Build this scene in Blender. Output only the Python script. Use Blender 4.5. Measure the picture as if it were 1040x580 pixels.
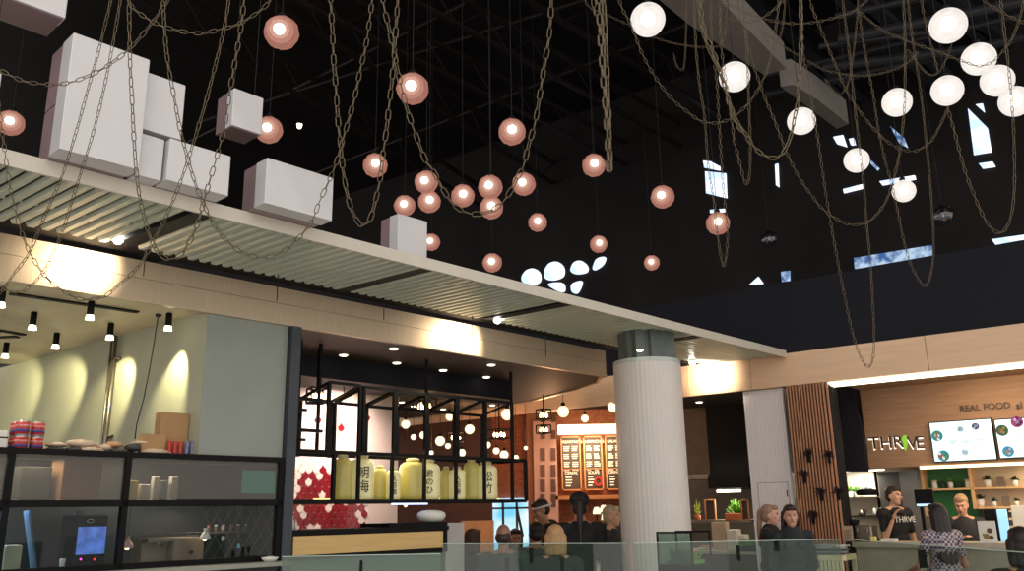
import bpy, bmesh, math, random
from mathutils import Vector, Matrix, Euler

scene = bpy.context.scene
for o in list(bpy.data.objects):
    bpy.data.objects.remove(o)
COL = scene.collection
PI = math.pi
random.seed(7)

# ------------------------------------------------------------ camera
PITCH, ROLL, FOC, CX, CY, EYE = math.radians(14.8), math.radians(1.0), 871.0, 520.0, 290.0, 1.6
FWD = Vector((0, math.cos(PITCH), math.sin(PITCH)))
_R = Vector((1, 0, 0)); _U = Vector((0, -math.sin(PITCH), math.cos(PITCH)))
RV = _R * math.cos(ROLL) - _U * math.sin(ROLL)
UV = _U * math.cos(ROLL) + _R * math.sin(ROLL)
EYEP = Vector((0, 0, EYE))
cd = bpy.data.cameras.new('camera'); cam = bpy.data.objects.new('camera', cd); COL.objects.link(cam)
cd.sensor_width = 36.0; cd.sensor_fit = 'HORIZONTAL'; cd.lens = FOC / 1040 * 36
cd.clip_start = 0.05; cd.clip_end = 200
cam.matrix_world = Matrix(((RV.x, UV.x, -FWD.x, 0), (RV.y, UV.y, -FWD.y, 0), (RV.z, UV.z, -FWD.z, EYE), (0, 0, 0, 1)))
scene.camera = cam

# ------------------------------------------------------------ world, exposure
w = bpy.data.worlds.new('world'); scene.world = w; w.use_nodes = True
bg = w.node_tree.nodes['Background']
bg.inputs[0].default_value = (1.0, 0.94, 0.88, 1); bg.inputs[1].default_value = 1.45
scene.view_settings.view_transform = 'Standard'; scene.view_settings.look = 'None'
scene.view_settings.exposure = 0.0; scene.view_settings.gamma = 1.0
scene.view_settings.use_curve_mapping = False

# ------------------------------------------------------------ geometry of the place
def ray(px, py):
    return (FWD * FOC + RV * (px - CX) + UV * (CY - py)).normalized()
def hit(px, py, p0, n):
    d = ray(px, py); return EYEP + d * ((Vector(p0) - EYEP).dot(n) / d.dot(n))
def at(px, py, Y): return hit(px, py, (0, Y, 0), Vector((0, 1, 0)))
def at_z(px, py, z): return hit(px, py, (0, 0, z), Vector((0, 0, 1)))

class Frame:
    """a local set of axes on the floor: u along a front, v away from the hall, w up"""
    def __init__(s, o, ang):
        s.o = Vector((o[0], o[1], 0)); s.ang = math.radians(ang)
        s.u = Vector((math.cos(s.ang), math.sin(s.ang), 0)); s.v = Vector((-math.sin(s.ang), math.cos(s.ang), 0))
    def pt(s, u, v, w=0): return s.o + s.u * u + s.v * v + Vector((0, 0, w))
    def uw(s, px, py, v=0):
        p = hit(px, py, s.o + s.v * v, s.v); return (p - s.o).dot(s.u), p.z
    def U(s, px, py, v=0): return s.uw(px, py, v)[0]
    def W(s, px, py, v=0): return s.uw(px, py, v)[1]
    def inv(s, p): d = Vector(p) - s.o; return d.dot(s.u), d.dot(s.v), d.z
K = Frame(at(297, 524, 6.4), 46.6)      # the kitchen kiosk front and the sake bar beside it
S = Frame(at(805, 515, 9.75), -38.3)    # the shop fronts across the hall
D = Frame((0, 14.5), 0)                 # the far wall of the bread bar
WORLD = Frame((0, 0), 0)

# ------------------------------------------------------------ materials
def lin(c):
    return tuple(((x / 255) / 12.92 if x / 255 <= 0.04045 else (((x / 255) + 0.055) / 1.055) ** 2.4) for x in c)
def new_mat(name):
    m = bpy.data.materials.new(name); m.use_nodes = True
    return m, m.node_tree.nodes, m.node_tree.links, m.node_tree.nodes['Principled BSDF']
def mat(name, col, rough=0.5, metal=0.0, var=0.1, scale=6.0, stretch=(1, 1, 1), bump=0.0, emit=0.0, ecol=None, coat=0.0, spec=0.5):
    m, N, L, b = new_mat(name); c = lin(col)
    tc = N.new('ShaderNodeTexCoord'); mp = N.new('ShaderNodeMapping'); mp.inputs['Scale'].default_value = stretch
    nz = N.new('ShaderNodeTexNoise'); nz.inputs['Scale'].default_value = scale; nz.inputs['Detail'].default_value = 4
    L.new(tc.outputs['Object'], mp.inputs[0]); L.new(mp.outputs[0], nz.inputs['Vector'])
    rp = N.new('ShaderNodeValToRGB'); L.new(nz.outputs['Fac'], rp.inputs[0])
    rp.color_ramp.elements[0].position = 0.3; rp.color_ramp.elements[1].position = 0.7
    rp.color_ramp.elements[0].color = tuple(max(0, x * (1 - var)) for x in c) + (1,)
    rp.color_ramp.elements[1].color = tuple(min(1, x * (1 + var)) for x in c) + (1,)
    L.new(rp.outputs[0], b.inputs['Base Color'])
    b.inputs['Roughness'].default_value = rough; b.inputs['Metallic'].default_value = metal
    b.inputs['Coat Weight'].default_value = coat; b.inputs['Specular IOR Level'].default_value = spec
    if bump:
        bp = N.new('ShaderNodeBump'); bp.inputs['Strength'].default_value = bump; bp.inputs['Distance'].default_value = 0.01
        L.new(nz.outputs['Fac'], bp.inputs['Height']); L.new(bp.outputs[0], b.inputs['Normal'])
    if emit:
        if ecol: b.inputs['Emission Color'].default_value = lin(ecol) + (1,)
        else: L.new(rp.outputs[0], b.inputs['Emission Color'])
        b.inputs['Emission Strength'].default_value = emit
    return m
def glass_mat(name, tint, gloss=0.1, rough=0.02, haze=0.0, hazecol=(200, 205, 200)):
    m, N, L, b = new_mat(name); out = N['Material Output']; N.remove(b)
    tr = N.new('ShaderNodeBsdfTransparent'); tr.inputs[0].default_value = lin(tint) + (1,)
    gl = N.new('ShaderNodeBsdfGlossy'); gl.inputs['Roughness'].default_value = rough
    mx = N.new('ShaderNodeMixShader'); mx.inputs[0].default_value = gloss
    L.new(tr.outputs[0], mx.inputs[1]); L.new(gl.outputs[0], mx.inputs[2]); last = mx
    if haze:
        df = N.new('ShaderNodeBsdfDiffuse'); nz = N.new('ShaderNodeTexNoise'); nz.inputs['Scale'].default_value = 3
        rp = N.new('ShaderNodeValToRGB'); h = lin(hazecol)
        rp.color_ramp.elements[0].color = tuple(x * .8 for x in h) + (1,); rp.color_ramp.elements[1].color = h + (1,)
        L.new(nz.outputs['Fac'], rp.inputs[0]); L.new(rp.outputs[0], df.inputs[0])
        m2 = N.new('ShaderNodeMixShader'); m2.inputs[0].default_value = haze
        L.new(mx.outputs[0], m2.inputs[1]); L.new(df.outputs[0], m2.inputs[2]); last = m2
    L.new(last.outputs[0], out.inputs[0]); return m
def lamp_glass(name, col, strength, opac):
    m, N, L, b = new_mat(name); out = N['Material Output']; N.remove(b)
    tr = N.new('ShaderNodeBsdfTransparent'); em = N.new('ShaderNodeEmission'); mx = N.new('ShaderNodeMixShader')
    nz = N.new('ShaderNodeTexNoise'); nz.inputs['Scale'].default_value = 18; nz.inputs['Detail'].default_value = 5
    tc = N.new('ShaderNodeTexCoord'); L.new(tc.outputs['Object'], nz.inputs['Vector'])
    rp = N.new('ShaderNodeValToRGB'); c = lin(col)
    rp.color_ramp.elements[0].position = 0.35; rp.color_ramp.elements[1].position = 0.65
    rp.color_ramp.elements[0].color = tuple(x * .88 for x in c) + (1,); rp.color_ramp.elements[1].color = c + (1,)
    L.new(nz.outputs['Fac'], rp.inputs[0]); L.new(rp.outputs[0], em.inputs[0]); em.inputs[1].default_value = strength
    mx.inputs[0].default_value = opac
    L.new(tr.outputs[0], mx.inputs[1]); L.new(em.outputs[0], mx.inputs[2]); L.new(mx.outputs[0], out.inputs[0]); return m
def emis(name, col, s):
    m, N, L, b = new_mat(name); out = N['Material Output']; N.remove(b)
    em = N.new('ShaderNodeEmission'); em.inputs[0].default_value = lin(col) + (1,); em.inputs[1].default_value = s
    L.new(em.outputs[0], out.inputs[0]); return m
def sky_pane(name, c1, c2, s, scale=3.0):
    m, N, L, b = new_mat(name); out = N['Material Output']; N.remove(b)
    em = N.new('ShaderNodeEmission'); nz = N.new('ShaderNodeTexNoise'); nz.inputs['Scale'].default_value = scale
    rp = N.new('ShaderNodeValToRGB'); rp.color_ramp.elements[0].position = .38; rp.color_ramp.elements[1].position = .62
    rp.color_ramp.elements[0].color = lin(c1) + (1,); rp.color_ramp.elements[1].color = lin(c2) + (1,)
    tc = N.new('ShaderNodeTexCoord'); L.new(tc.outputs['Object'], nz.inputs['Vector'])
    L.new(nz.outputs['Fac'], rp.inputs[0]); L.new(rp.outputs[0], em.inputs[0]); em.inputs[1].default_value = s
    L.new(em.outputs[0], out.inputs[0]); return m
def brick_mat(name, c1, c2, mortar, scale):
    m, N, L, b = new_mat(name)
    tc = N.new('ShaderNodeTexCoord'); mp = N.new('ShaderNodeMapping'); mp.inputs['Rotation'].default_value = (PI / 2, 0, 0)
    br = N.new('ShaderNodeTexBrick'); br.inputs['Scale'].default_value = scale
    br.inputs['Color1'].default_value = lin(c1) + (1,); br.inputs['Color2'].default_value = lin(c2) + (1,)
    br.inputs['Mortar'].default_value = lin(mortar) + (1,)
    L.new(tc.outputs['Object'], mp.inputs[0]); L.new(mp.outputs[0], br.inputs['Vector']); L.new(br.outputs['Color'], b.inputs['Base Color'])
    b.inputs['Roughness'].default_value = .8; return m

m_black = mat('black_paint', (13, 13, 15), .6, var=.25, scale=1.2, spec=.2)
m_navy = mat('blue_black_panel', (26, 27, 35), .65, var=.06, scale=2, spec=.15)
m_hall = mat('dark_hall_ceiling', (22, 17, 18), .55, var=.5, scale=.7, spec=.2)
m_truss = mat('dark_brown_steel', (34, 26, 24), .5, var=.2, spec=.15)
m_truss2 = mat('grey_steel_beam', (36, 36, 40), .5, var=.2, spec=.15)
m_duct = mat('grey_duct_metal', (120, 114, 108), .5, var=.08)
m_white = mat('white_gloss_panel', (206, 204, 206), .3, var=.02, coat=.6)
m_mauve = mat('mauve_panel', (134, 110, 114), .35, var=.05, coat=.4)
m_canopy = mat('off_white_metal', (205, 198, 184), .4, var=.04)
m_slat = mat('pale_green_grey_slat', (190, 198, 182), .3, var=.05, scale=2)
m_back = mat('grey_backing', (110, 108, 100), .7, var=.1)
m_band = mat('brushed_beige_metal', (196, 176, 150), .32, .25, var=.05, scale=9, stretch=(6, 6, .6))
m_soffit = mat('beige_soffit', (206, 192, 164), .5, var=.04)
m_dsoffit = mat('dark_grey_soffit', (58, 51, 47), .6, var=.08)
m_kwall = mat('grey_green_plaster', (170, 170, 148), .7, var=.05, scale=3)
m_kface = mat('blue_grey_plaster', (150, 156, 148), .7, var=.05, scale=3)
m_frame = mat('black_steel', (13, 13, 14), .55, var=.1, spec=.15)
m_post = mat('slate_blue_steel', (52, 58, 66), .5, var=.1)
m_woodband = mat('pale_wood_veneer', (226, 190, 156), .5, var=.05, scale=5, stretch=(.4, .4, 4))
m_wood = mat('warm_wood', (148, 114, 86), .5, var=.14, scale=6, stretch=(.5, .5, 8))
m_panelwood = mat('oak_panel', (214, 178, 116), .5, var=.08, scale=5, stretch=(.5, .5, 8))
m_slatwood = mat('cedar_slat', (176, 124, 92), .55, var=.1, scale=8, stretch=(1, 1, .5))
m_column = mat('white_ribbed_column', (212, 206, 200), .35, var=.02)
m_tilewhite = mat('white_gloss_tile', (244, 238, 240), .18, var=.02, coat=.5)
m_steel = mat('brushed_steel', (140, 132, 122), .3, .9, var=.1, stretch=(1, 1, .2))
m_brass = mat('antique_brass', (104, 92, 72), .5, .5, var=.25, scale=30)
m_cord = mat('black_cord', (12, 12, 12), .6)
m_floor = mat('hall_floor', (190, 188, 184), .4, var=.15, scale=2)
m_glass = glass_mat('clear_screen_glass', (226, 234, 230), .042, .03)
m_gglass = glass_mat('green_screen_glass', (190, 206, 196), .06, .03, haze=.14, hazecol=(140, 165, 150))
m_frost = glass_mat('hazy_cabinet_glass', (200, 198, 192), .04, .1, haze=.25, hazecol=(136, 130, 122))
m_kglass = glass_mat('kiosk_glass', (225, 230, 232), .015, .03)
m_bulb = emis('white_hot_bulb', (255, 240, 215), 22)
m_bulbs = emis('warm_bulb', (255, 214, 150), 14)
m_pshell = lamp_glass('pink_reflection_shell', (204, 138, 120), .72, .74)
m_pglow = lamp_glass('pink_reflection_inner_glow', (255, 196, 170), 1.3, .33)
m_pglow2 = lamp_glass('pink_reflection_core_glow', (255, 226, 204), 2.0, .5)
m_wglass = lamp_glass('white_globe_glass', (255, 246, 238), 1.0, .88)
m_wglow = lamp_glass('white_inner_glow', (255, 246, 234), 1.8, .6)
m_hglass = lamp_glass('warm_globe_glass', (255, 232, 190), 1.7, .8)
m_clear = glass_mat('unlit_globe_glass', (222, 226, 234), .10, .15)
m_spotlens = emis('spot_lens', (255, 246, 210), 8)
m_cardboard = mat('brown_cardboard', (180, 140, 98), .8, var=.08)
m_red = mat('tomato_red_print', (196, 50, 48), .4, var=.2, scale=25)
m_ltin = mat('tin_metal', (190, 190, 190), .3, .8)
m_sack = mat('cream_flour_sack', (214, 190, 168), .8, var=.12, scale=8, bump=.3)
m_dsack = mat('charcoal_sack', (70, 68, 66), .8, var=.2, scale=10, bump=.3)
m_plastic = mat('white_plastic', (226, 224, 216), .4, var=.03)
m_pgreen = mat('fresh_green_leaf', (96, 150, 44), .5, var=.3, scale=20)
m_dgreen = mat('dark_green_leaf', (44, 62, 34), .5, var=.3, scale=20)
m_terra = mat('terracotta', (170, 92, 56), .7)
m_counter = mat('stone_counter', (176, 166, 150), .5, var=.1, scale=12)

# ------------------------------------------------------------ builders
def tag(o, label=None, cat=None, group=None, kind=None):
    if label: o['label'] = label
    if cat: o['category'] = cat
    if group: o['group'] = group
    if kind: o['kind'] = kind
    return o
def thing(name, label, cat, loc=(0, 0, 0), rotz=0.0, group=None):
    o = bpy.data.objects.new(name, None); COL.objects.link(o); o.empty_display_size = .1
    o.location = loc; o.rotation_euler = (0, 0, rotz); tag(o, label, cat, group); return o
def xf(o):
    m = Matrix.LocRotScale(o.location, o.rotation_euler, o.scale)
    return (xf(o.parent) @ m) if o.parent else m

class MB:
    def __init__(s): s.v = []; s.f = []; s.m = []
    def add(s, verts, faces, mi=0):
        k = len(s.v); s.v += [Vector(p) for p in verts]
        for f in faces: s.f.append([k + i for i in f]); s.m.append(mi)
        return s
    def box(s, fr, u0, u1, v0, v1, w0, w1, mi=0):
        P = [fr.pt(u, v, w) for w in (w0, w1) for v in (v0, v1) for u in (u0, u1)]
        return s.add(P, [(0, 2, 3, 1), (4, 5, 7, 6), (0, 1, 5, 4), (1, 3, 7, 5), (3, 2, 6, 7), (2, 0, 4, 6)], mi)
    def lbox(s, x0, x1, y0, y1, z0, z1, mi=0): return s.box(WORLD, x0, x1, y0, y1, z0, z1, mi)
    def bbox(s, fr, u0, u1, v0, v1, w0, w1, b=.01, mi=0):
        """box with chamfered vertical and top edges"""
        c = [(u0 + b, v0), (u1 - b, v0), (u1, v0 + b), (u1, v1 - b), (u1 - b, v1), (u0 + b, v1), (u0, v1 - b), (u0, v0 + b)]
        cu, cv = (u0 + u1) / 2, (v0 + v1) / 2
        sx = max(.01, 1 - 2 * b / (u1 - u0)); sy = max(.01, 1 - 2 * b / (v1 - v0))
        rings = [[(u, v, w0) for u, v in c], [(u, v, w1 - b) for u, v in c], [(cu + (u - cu) * sx, cv + (v - cv) * sy, w1) for u, v in c]]
        P = [fr.pt(*q) for r in rings for q in r]; F = [tuple(range(7, -1, -1)), tuple(range(16, 24))]
        for k in range(2):
            for i in range(8): j = (i + 1) % 8; F.append((k * 8 + i, k * 8 + j, k * 8 + 8 + j, k * 8 + 8 + i))
        return s.add(P, F, mi)
    def prism(s, poly, vec, mi=0):
        """closed polygon of world points swept by vec"""
        n = len(poly); a = [Vector(p) for p in poly]; b = [p + Vector(vec) for p in a]
        return s.add(a + b, [tuple(range(n - 1, -1, -1)), tuple(range(n, 2 * n))] + [(i, (i + 1) % n, n + (i + 1) % n, n + i) for i in range(n)], mi)
    def tube(s, pts, r, n=8, mi=0, cap=True, radii=None):
        pts = [Vector(p) for p in pts]; k0 = len(s.v); m = len(pts); ref = None
        for i, p in enumerate(pts):
            t = (pts[min(i + 1, m - 1)] - pts[max(i - 1, 0)]).normalized()
            if ref is None: ref = t.cross(Vector((0, 0, 1)) if abs(t.z) < .9 else Vector((1, 0, 0))).normalized()
            a = (ref - t * ref.dot(t)).normalized(); b = t.cross(a); ref = a
            rr = radii[i] if radii else r
            for j in range(n):
                q = 2 * PI * j / n; s.v.append(p + a * math.cos(q) * rr + b * math.sin(q) * rr)
        for i in range(m - 1):
            for j in range(n):
                s.f.append([k0 + i * n + j, k0 + i * n + (j + 1) % n, k0 + (i + 1) * n + (j + 1) % n, k0 + (i + 1) * n + j]); s.m.append(mi)
        if cap:
            s.f.append([k0 + j for j in range(n - 1, -1, -1)]); s.m.append(mi)
            s.f.append([k0 + (m - 1) * n + j for j in range(n)]); s.m.append(mi)
        return s
    def bar(s, a, b, t, mi=0):
        """square bar between two points"""
        a, b = Vector(a), Vector(b); d = (b - a).normalized()
        x = d.cross(Vector((0, 0, 1)) if abs(d.z) < .95 else K.u).normalized() * t / 2; y = d.cross(x).normalized() * t / 2
        return s.add([a - x - y, a + x - y, a + x + y, a - x + y, b - x - y, b + x - y, b + x + y, b - x + y],
                     [(3, 2, 1, 0), (4, 5, 6, 7), (0, 1, 5, 4), (1, 2, 6, 5), (2, 3, 7, 6), (3, 0, 4, 7)], mi)
    def lathe(s, c, prof, n=20, mi=0, axis=None):
        """profile of (radius, height) turned round a vertical axis at c"""
        c = Vector(c); k0 = len(s.v)
        for r, h in prof:
            for j in range(n):
                q = 2 * PI * j / n; s.v.append(c + Vector((r * math.cos(q), r * math.sin(q), h)))
        for i in range(len(prof) - 1):
            for j in range(n):
                s.f.append([k0 + i * n + j, k0 + i * n + (j + 1) % n, k0 + (i + 1) * n + (j + 1) % n, k0 + (i + 1) * n + j]); s.m.append(mi)
        s.f.append([k0 + j for j in range(n - 1, -1, -1)]); s.m.append(mi)
        s.f.append([k0 + (len(prof) - 1) * n + j for j in range(n)]); s.m.append(mi); return s
    def ell(s, c, rx, ry, rz, rot=None, n=14, m=9, mi=0, jag=0):
        c = Vector(c); R = rot if rot else Matrix.Identity(3); k0 = len(s.v)
        for i in range(1, m):
            a = PI * i / m
            for j in range(n):
                q = 2 * PI * j / n; k = 1 + (random.uniform(-jag, jag) if jag else 0)
                s.v.append(c + R @ Vector((rx * math.sin(a) * math.cos(q), ry * math.sin(a) * math.sin(q), rz * math.cos(a))) * k)
        top = len(s.v); s.v.append(c + R @ Vector((0, 0, rz))); bot = len(s.v); s.v.append(c + R @ Vector((0, 0, -rz)))
        for i in range(m - 2):
            for j in range(n):
                s.f.append([k0 + i * n + j, k0 + (i + 1) * n + j, k0 + (i + 1) * n + (j + 1) % n, k0 + i * n + (j + 1) % n]); s.m.append(mi)
        for j in range(n):
            s.f.append([top, k0 + j, k0 + (j + 1) % n]); s.m.append(mi)
            s.f.append([bot, k0 + (m - 2) * n + (j + 1) % n, k0 + (m - 2) * n + j]); s.m.append(mi)
        return s
    def cap(s, a, b, r0, r1, n=12, mi=0):
        """tapered limb with round ends"""
        a, b = Vector(a), Vector(b); d = b - a; t = d.normalized() if d.length > 1e-6 else Vector((0, 0, 1)); pts = []; rad = []
        for q in (0.05, .35, .75, 1.15): pts.append(a - t * r0 * math.cos(q)); rad.append(r0 * math.sin(q))
        pts.append(a); rad.append(r0); pts.append(b); rad.append(r1)
        for q in (1.15, .75, .35, .05): pts.append(b + t * r1 * math.cos(q)); rad.append(r1 * math.sin(q))
        return s.tube(pts, 0, n, mi, True, rad)
    def build(s, name, mats, parent=None, smooth=False, world=True, loc=None):
        me = bpy.data.meshes.new(name)
        if parent:
            inv = xf(parent).inverted() if world else Matrix.Identity(4); org = Vector((0, 0, 0))
            vs = [inv @ p for p in s.v] if world else s.v
        else:
            if loc is None:
                xs = [p.x for p in s.v]; ys = [p.y for p in s.v]; zs = [p.z for p in s.v]
                org = Vector(((min(xs) + max(xs)) / 2, (min(ys) + max(ys)) / 2, min(zs)))
            else: org = Vector(loc)
            vs = [p - org for p in s.v]
        me.from_pydata([tuple(p) for p in vs], [], s.f); me.update()
        if not isinstance(mats, (list, tuple)): mats = [mats]
        for q in mats: me.materials.append(q)
        for p, i in zip(me.polygons, s.m): p.material_index = i; p.use_smooth = smooth
        bm = bmesh.new(); bm.from_mesh(me); bmesh.ops.recalc_face_normals(bm, faces=bm.faces); bm.to_mesh(me); bm.free()
        o = bpy.data.objects.new(name, me); COL.objects.link(o); o.location = org
        if parent: o.parent = parent
        return o
def struct(name, mb, m, parent=None, smooth=False):
    o = mb.build(name, m, parent, smooth); o['kind'] = 'structure'; return o
def copy_tree(o, parent=None):
    c = o.copy(); COL.objects.link(c); c.parent = parent
    for ch in [x for x in o.children]: copy_tree(ch, c)
    return c
def remesh(o, vox, smooth=4):
    r = o.modifiers.new('remesh', 'REMESH'); r.mode = 'VOXEL'; r.voxel_size = vox; r.use_smooth_shade = True
    q = o.modifiers.new('smooth', 'SMOOTH'); q.iterations = smooth; q.factor = .5; return o
def text_obj(name, s, size, m, parent, origin, right, up, extrude=.004, align='CENTER'):
    """raised lettering whose baseline runs along right"""
    cu = bpy.data.curves.new(name, 'FONT'); cu.body = s; cu.size = size; cu.extrude = extrude; cu.align_x = align; cu.align_y = 'CENTER'
    t = bpy.data.objects.new(name, cu); COL.objects.link(t)
    dg = bpy.context.evaluated_depsgraph_get(); dg.update(); me = bpy.data.meshes.new_from_object(t.evaluated_get(dg))
    bpy.data.objects.remove(t); bpy.data.curves.remove(cu)
    right = Vector(right).normalized(); up = Vector(up).normalized(); n = right.cross(up)
    M4 = Matrix(((right.x, up.x, n.x, origin[0]), (right.y, up.y, n.y, origin[1]), (right.z, up.z, n.z, origin[2]), (0, 0, 0, 1)))
    if parent: M4 = xf(parent).inverted() @ M4
    me.transform(M4); me.materials.clear(); me.materials.append(m); me.name = name
    for p in me.polygons: p.material_index = 0
    o = bpy.data.objects.new(name, me); COL.objects.link(o)
    if parent: o.parent = parent
    return o
def light(kind, loc, power, col=(255, 236, 200), target=None, size=.05, angle=60, blend=.5, name='lamp'):
    l = bpy.data.lights.new(name, kind); l.energy = power; l.color = lin(col)
    o = bpy.data.objects.new(name, l); COL.objects.link(o); o.location = loc
    if kind == 'SPOT': l.spot_size = math.radians(angle); l.spot_blend = blend; l.shadow_soft_size = size
    elif kind == 'AREA': l.size = size
    else: l.shadow_soft_size = size
    if target is not None: o.rotation_euler = (Vector(target) - Vector(loc)).to_track_quat('-Z', 'Y').to_euler()
    return o

# ============================================================ LARGE LIGHTS OF THE PLACE
A = -S.u
# spots at the rear edge of the canopy, kitchen washes and downlights are made with their lamps below

# ============================================================ STRUCTURE
struct('floor', MB().lbox(-30, 14, -6, 45, -.1, 0), m_floor)
struct('ceiling', MB().lbox(-34, 16, 1.5, 46, 9.5, 9.7), m_hall)
struct('wall_back', MB().box(S, -46, 6.5, 4.0, 4.2, 0, 9.5), m_hall)
# the blue-black wall above the shops, and the pale wood fascia under it
bandL, bandR = -7.2, 4.2
struct('wall_right', MB().box(S, bandL, bandR, 0.02, .25, 3.3, S.W(900, 268.5, .02)), m_navy)
wb = MB()
seams = [S.U(764, 400), S.U(700, 410), S.U(625, 410), S.U(940, 350)]
cuts = sorted([bandL, bandR] + seams)
for a, b in zip(cuts[:-1], cuts[1:]): wb.box(S, a + .003, b - .003, 0, .06, 2.93, 3.3)
wb.box(S, bandL, bandR, .06, .3, 3.22, 3.3)
struct('trim_1', wb, m_woodband)

# ---- hall windows: bright panes far behind; the left ones are modelled reflections
m_sky1 = sky_pane('daylight_window_and_reflection', (190, 215, 255), (250, 252, 255), 1.5)
m_sky2 = sky_pane('blue_daylight_window', (70, 110, 170), (200, 225, 250), .9, 7)
wi = [0]
def pane(pts, m, v=3.96):
    wi[0] += 1
    if wi[0] <= 6:      # the left row, reflected windows built as glowing panes, has rounded corners
        n = len(pts); r = []
        for i in range(n):
            a, b, c = Vector(pts[i - 1]), Vector(pts[i]), Vector(pts[(i + 1) % n])
            for k in range(4):
                t = k / 3; p, q = b.lerp(a, .42), b.lerp(c, .42); r.append(tuple(p * (1 - t) ** 2 + b * 2 * t * (1 - t) + q * t * t))
        pts = r
    poly = [S.pt(*((lambda q: (q[0], v, q[1]))(S.uw(x, y, v)))) for x, y in pts]
    struct('window_%d' % wi[0], MB().prism(poly, S.v * .03), m)
pane([(529, 281), (534, 274), (542, 272), (549, 277), (549, 287), (540, 290), (530, 287)], m_sky1)
pane([(552, 275), (557, 267), (566, 265), (573, 271), (573, 281), (563, 285), (553, 284)], m_sky1)
pane([(553, 288), (573, 286), (574, 297), (566, 296)], m_sky1)
pane([(578, 275), (582, 266), (590, 264), (597, 270), (597, 277), (584, 279)], m_sky1)
pane([(579, 288), (592, 284), (590, 292), (586, 299), (580, 297)], m_sky1)
pane([(601, 273), (605, 262), (616, 260), (613, 269), (604, 275)], m_sky1)
pane([(714, 163), (722, 164), (731, 169), (731, 173), (715, 170)], m_sky1)
pane([(716, 174), (737, 176), (738, 201), (717, 196)], m_sky1)
pane([(721, 213), (736, 212), (736, 215), (721, 216)], m_sky1)
pane([(787, 167), (790, 166), (791, 190), (788, 188)], m_sky1)
pane([(761, 289), (770, 281), (775, 288)], m_sky1)
pane([(793, 276), (802, 275), (802, 285), (794, 286)], m_sky2)
pane([(856, 192), (876, 187), (877, 191), (857, 196)], m_sky1)
pane([(893, 184), (929, 178), (930, 182), (896, 188)], m_sky1)
pane([(846, 139), (856, 137), (860, 149), (850, 146)], m_sky1)
pane([(862, 141), (867, 140), (869, 148), (864, 147)], m_sky1)
pane([(884, 162), (893, 171), (891, 173), (884, 166)], m_sky2)
pane([(904, 128), (918, 140), (922, 150), (913, 145)], m_sky2)
pane([(983, 110), (1003, 130), (1007, 154), (989, 157)], m_sky1)
pane([(991, 106), (998, 105), (1000, 114)], m_sky1)
pane([(994, 166), (1008, 164), (1011, 169), (998, 171)], m_sky1)
pane([(867, 262), (946, 249), (947, 259), (868, 273)], m_sky2, 3.9)
pane([(1007, 243), (1050, 237), (1050, 246), (1012, 250)], m_sky1, 3.9)

# ---- roof steel over the hall
def beamline(name, p0, p1, z, wd, hgt, m, label, cat, grp):
    a = at_z(p0[0], p0[1], z); b = at_z(p1[0], p1[1], z); d = (b - a).normalized(); a = a - d * 4; b = b + d * 4
    fr = Frame((a.x, a.y), math.degrees(math.atan2(d.y, d.x)))
    mb = MB(); L = (b - a).length
    mb.box(fr, 0, L, -wd / 2, wd / 2, z, z + .05); mb.box(fr, 0, L, -wd / 2, wd / 2, z + hgt, z + hgt + .05)
    k = 0; n = int(L / (hgt * 1.1))
    for i in range(n):
        u0 = L * i / n; u1 = L * (i + 1) / n
        q = (z + .02, z + hgt) if i % 2 else (z + hgt, z + .02)
        mb.bar(fr.pt(u0, 0, q[0]), fr.pt(u1, 0, q[1]), .018)
    o = mb.build(name, m); tag(o, label, cat, grp); return o
for k, (p0, p1, z) in enumerate([((430, 8), (545, 70), 8.0), ((300, 20), (480, 135), 8.1), ((540, 5), (700, 100), 8.2),
                                 ((240, 60), (430, 175), 8.15), ((430, 66), (600, 150), 8.05)]):
    beamline('roof_truss', p0, p1, z, .08, .45, m_truss, 'thin dark brown lattice roof truss running up behind the pink globes', 'roof truss', 'dark roof trusses')
for k, (p0, p1, z) in enumerate([((430, 52), (550, 14), 8.6), ((460, 120), (560, 80), 8.7), ((300, 90), (420, 30), 8.65)]):
    mb = MB(); a = at_z(*p0, z); b = at_z(*p1, z); d = (b - a).normalized(); mb.tube([a - d * 5, b + d * 5], .03, 6)
    tag(mb.build('roof_pipe', m_truss), 'thin dark pipe crossing high under the black roof', 'pipe', 'thin roof pipes')
for k, (p0, p1, z, ww) in enumerate([((874, 8), (925, 55), 7.6, .35), ((740, 10), (800, 55), 8.0, .4), ((835, 75), (905, 135), 7.9, .35), ((960, 5), (1030, 60), 8.1, .3)]):
    a = at_z(*p0, z); b = at_z(*p1, z); d = (b - a).normalized(); a -= d * 3; b += d * 2.5
    fr = Frame((a.x, a.y), math.degrees(math.atan2(d.y, d.x))); L = (b - a).length
    mb = MB(); mb.box(fr, 0, L, -ww / 2, ww / 2, z, z + .03); mb.box(fr, 0, L, -.02, .02, z, z + .4); mb.box(fr, 0, L, -ww / 2, ww / 2, z + .38, z + .41)
    tag(mb.build('steel_beam', m_truss2), 'dark grey steel roof beam running above the white globes', 'beam', 'grey steel beams over the white globes')
for k, (p0, p1, z) in enumerate([((800, 92), (965, 55), 7.1), ((860, 66), (925, 58), 6.93), ((880, 35), (1040, 2), 6.70)]):
    a = at_z(*p0, z); b = at_z(*p1, z); d = (b - a).normalized(); a -= d * .3; b += d * .8
    mb = MB(); mb.tube([a, b], .06, 10); mb.tube([a + Vector((0, 0, .3)), b + Vector((0, 0, .3))], .04, 8)
    tag(mb.build('cross_pipe', m_truss2), 'grey pipe running across between the steel roof beams', 'pipe', 'cross pipes under the roof beams')
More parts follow.
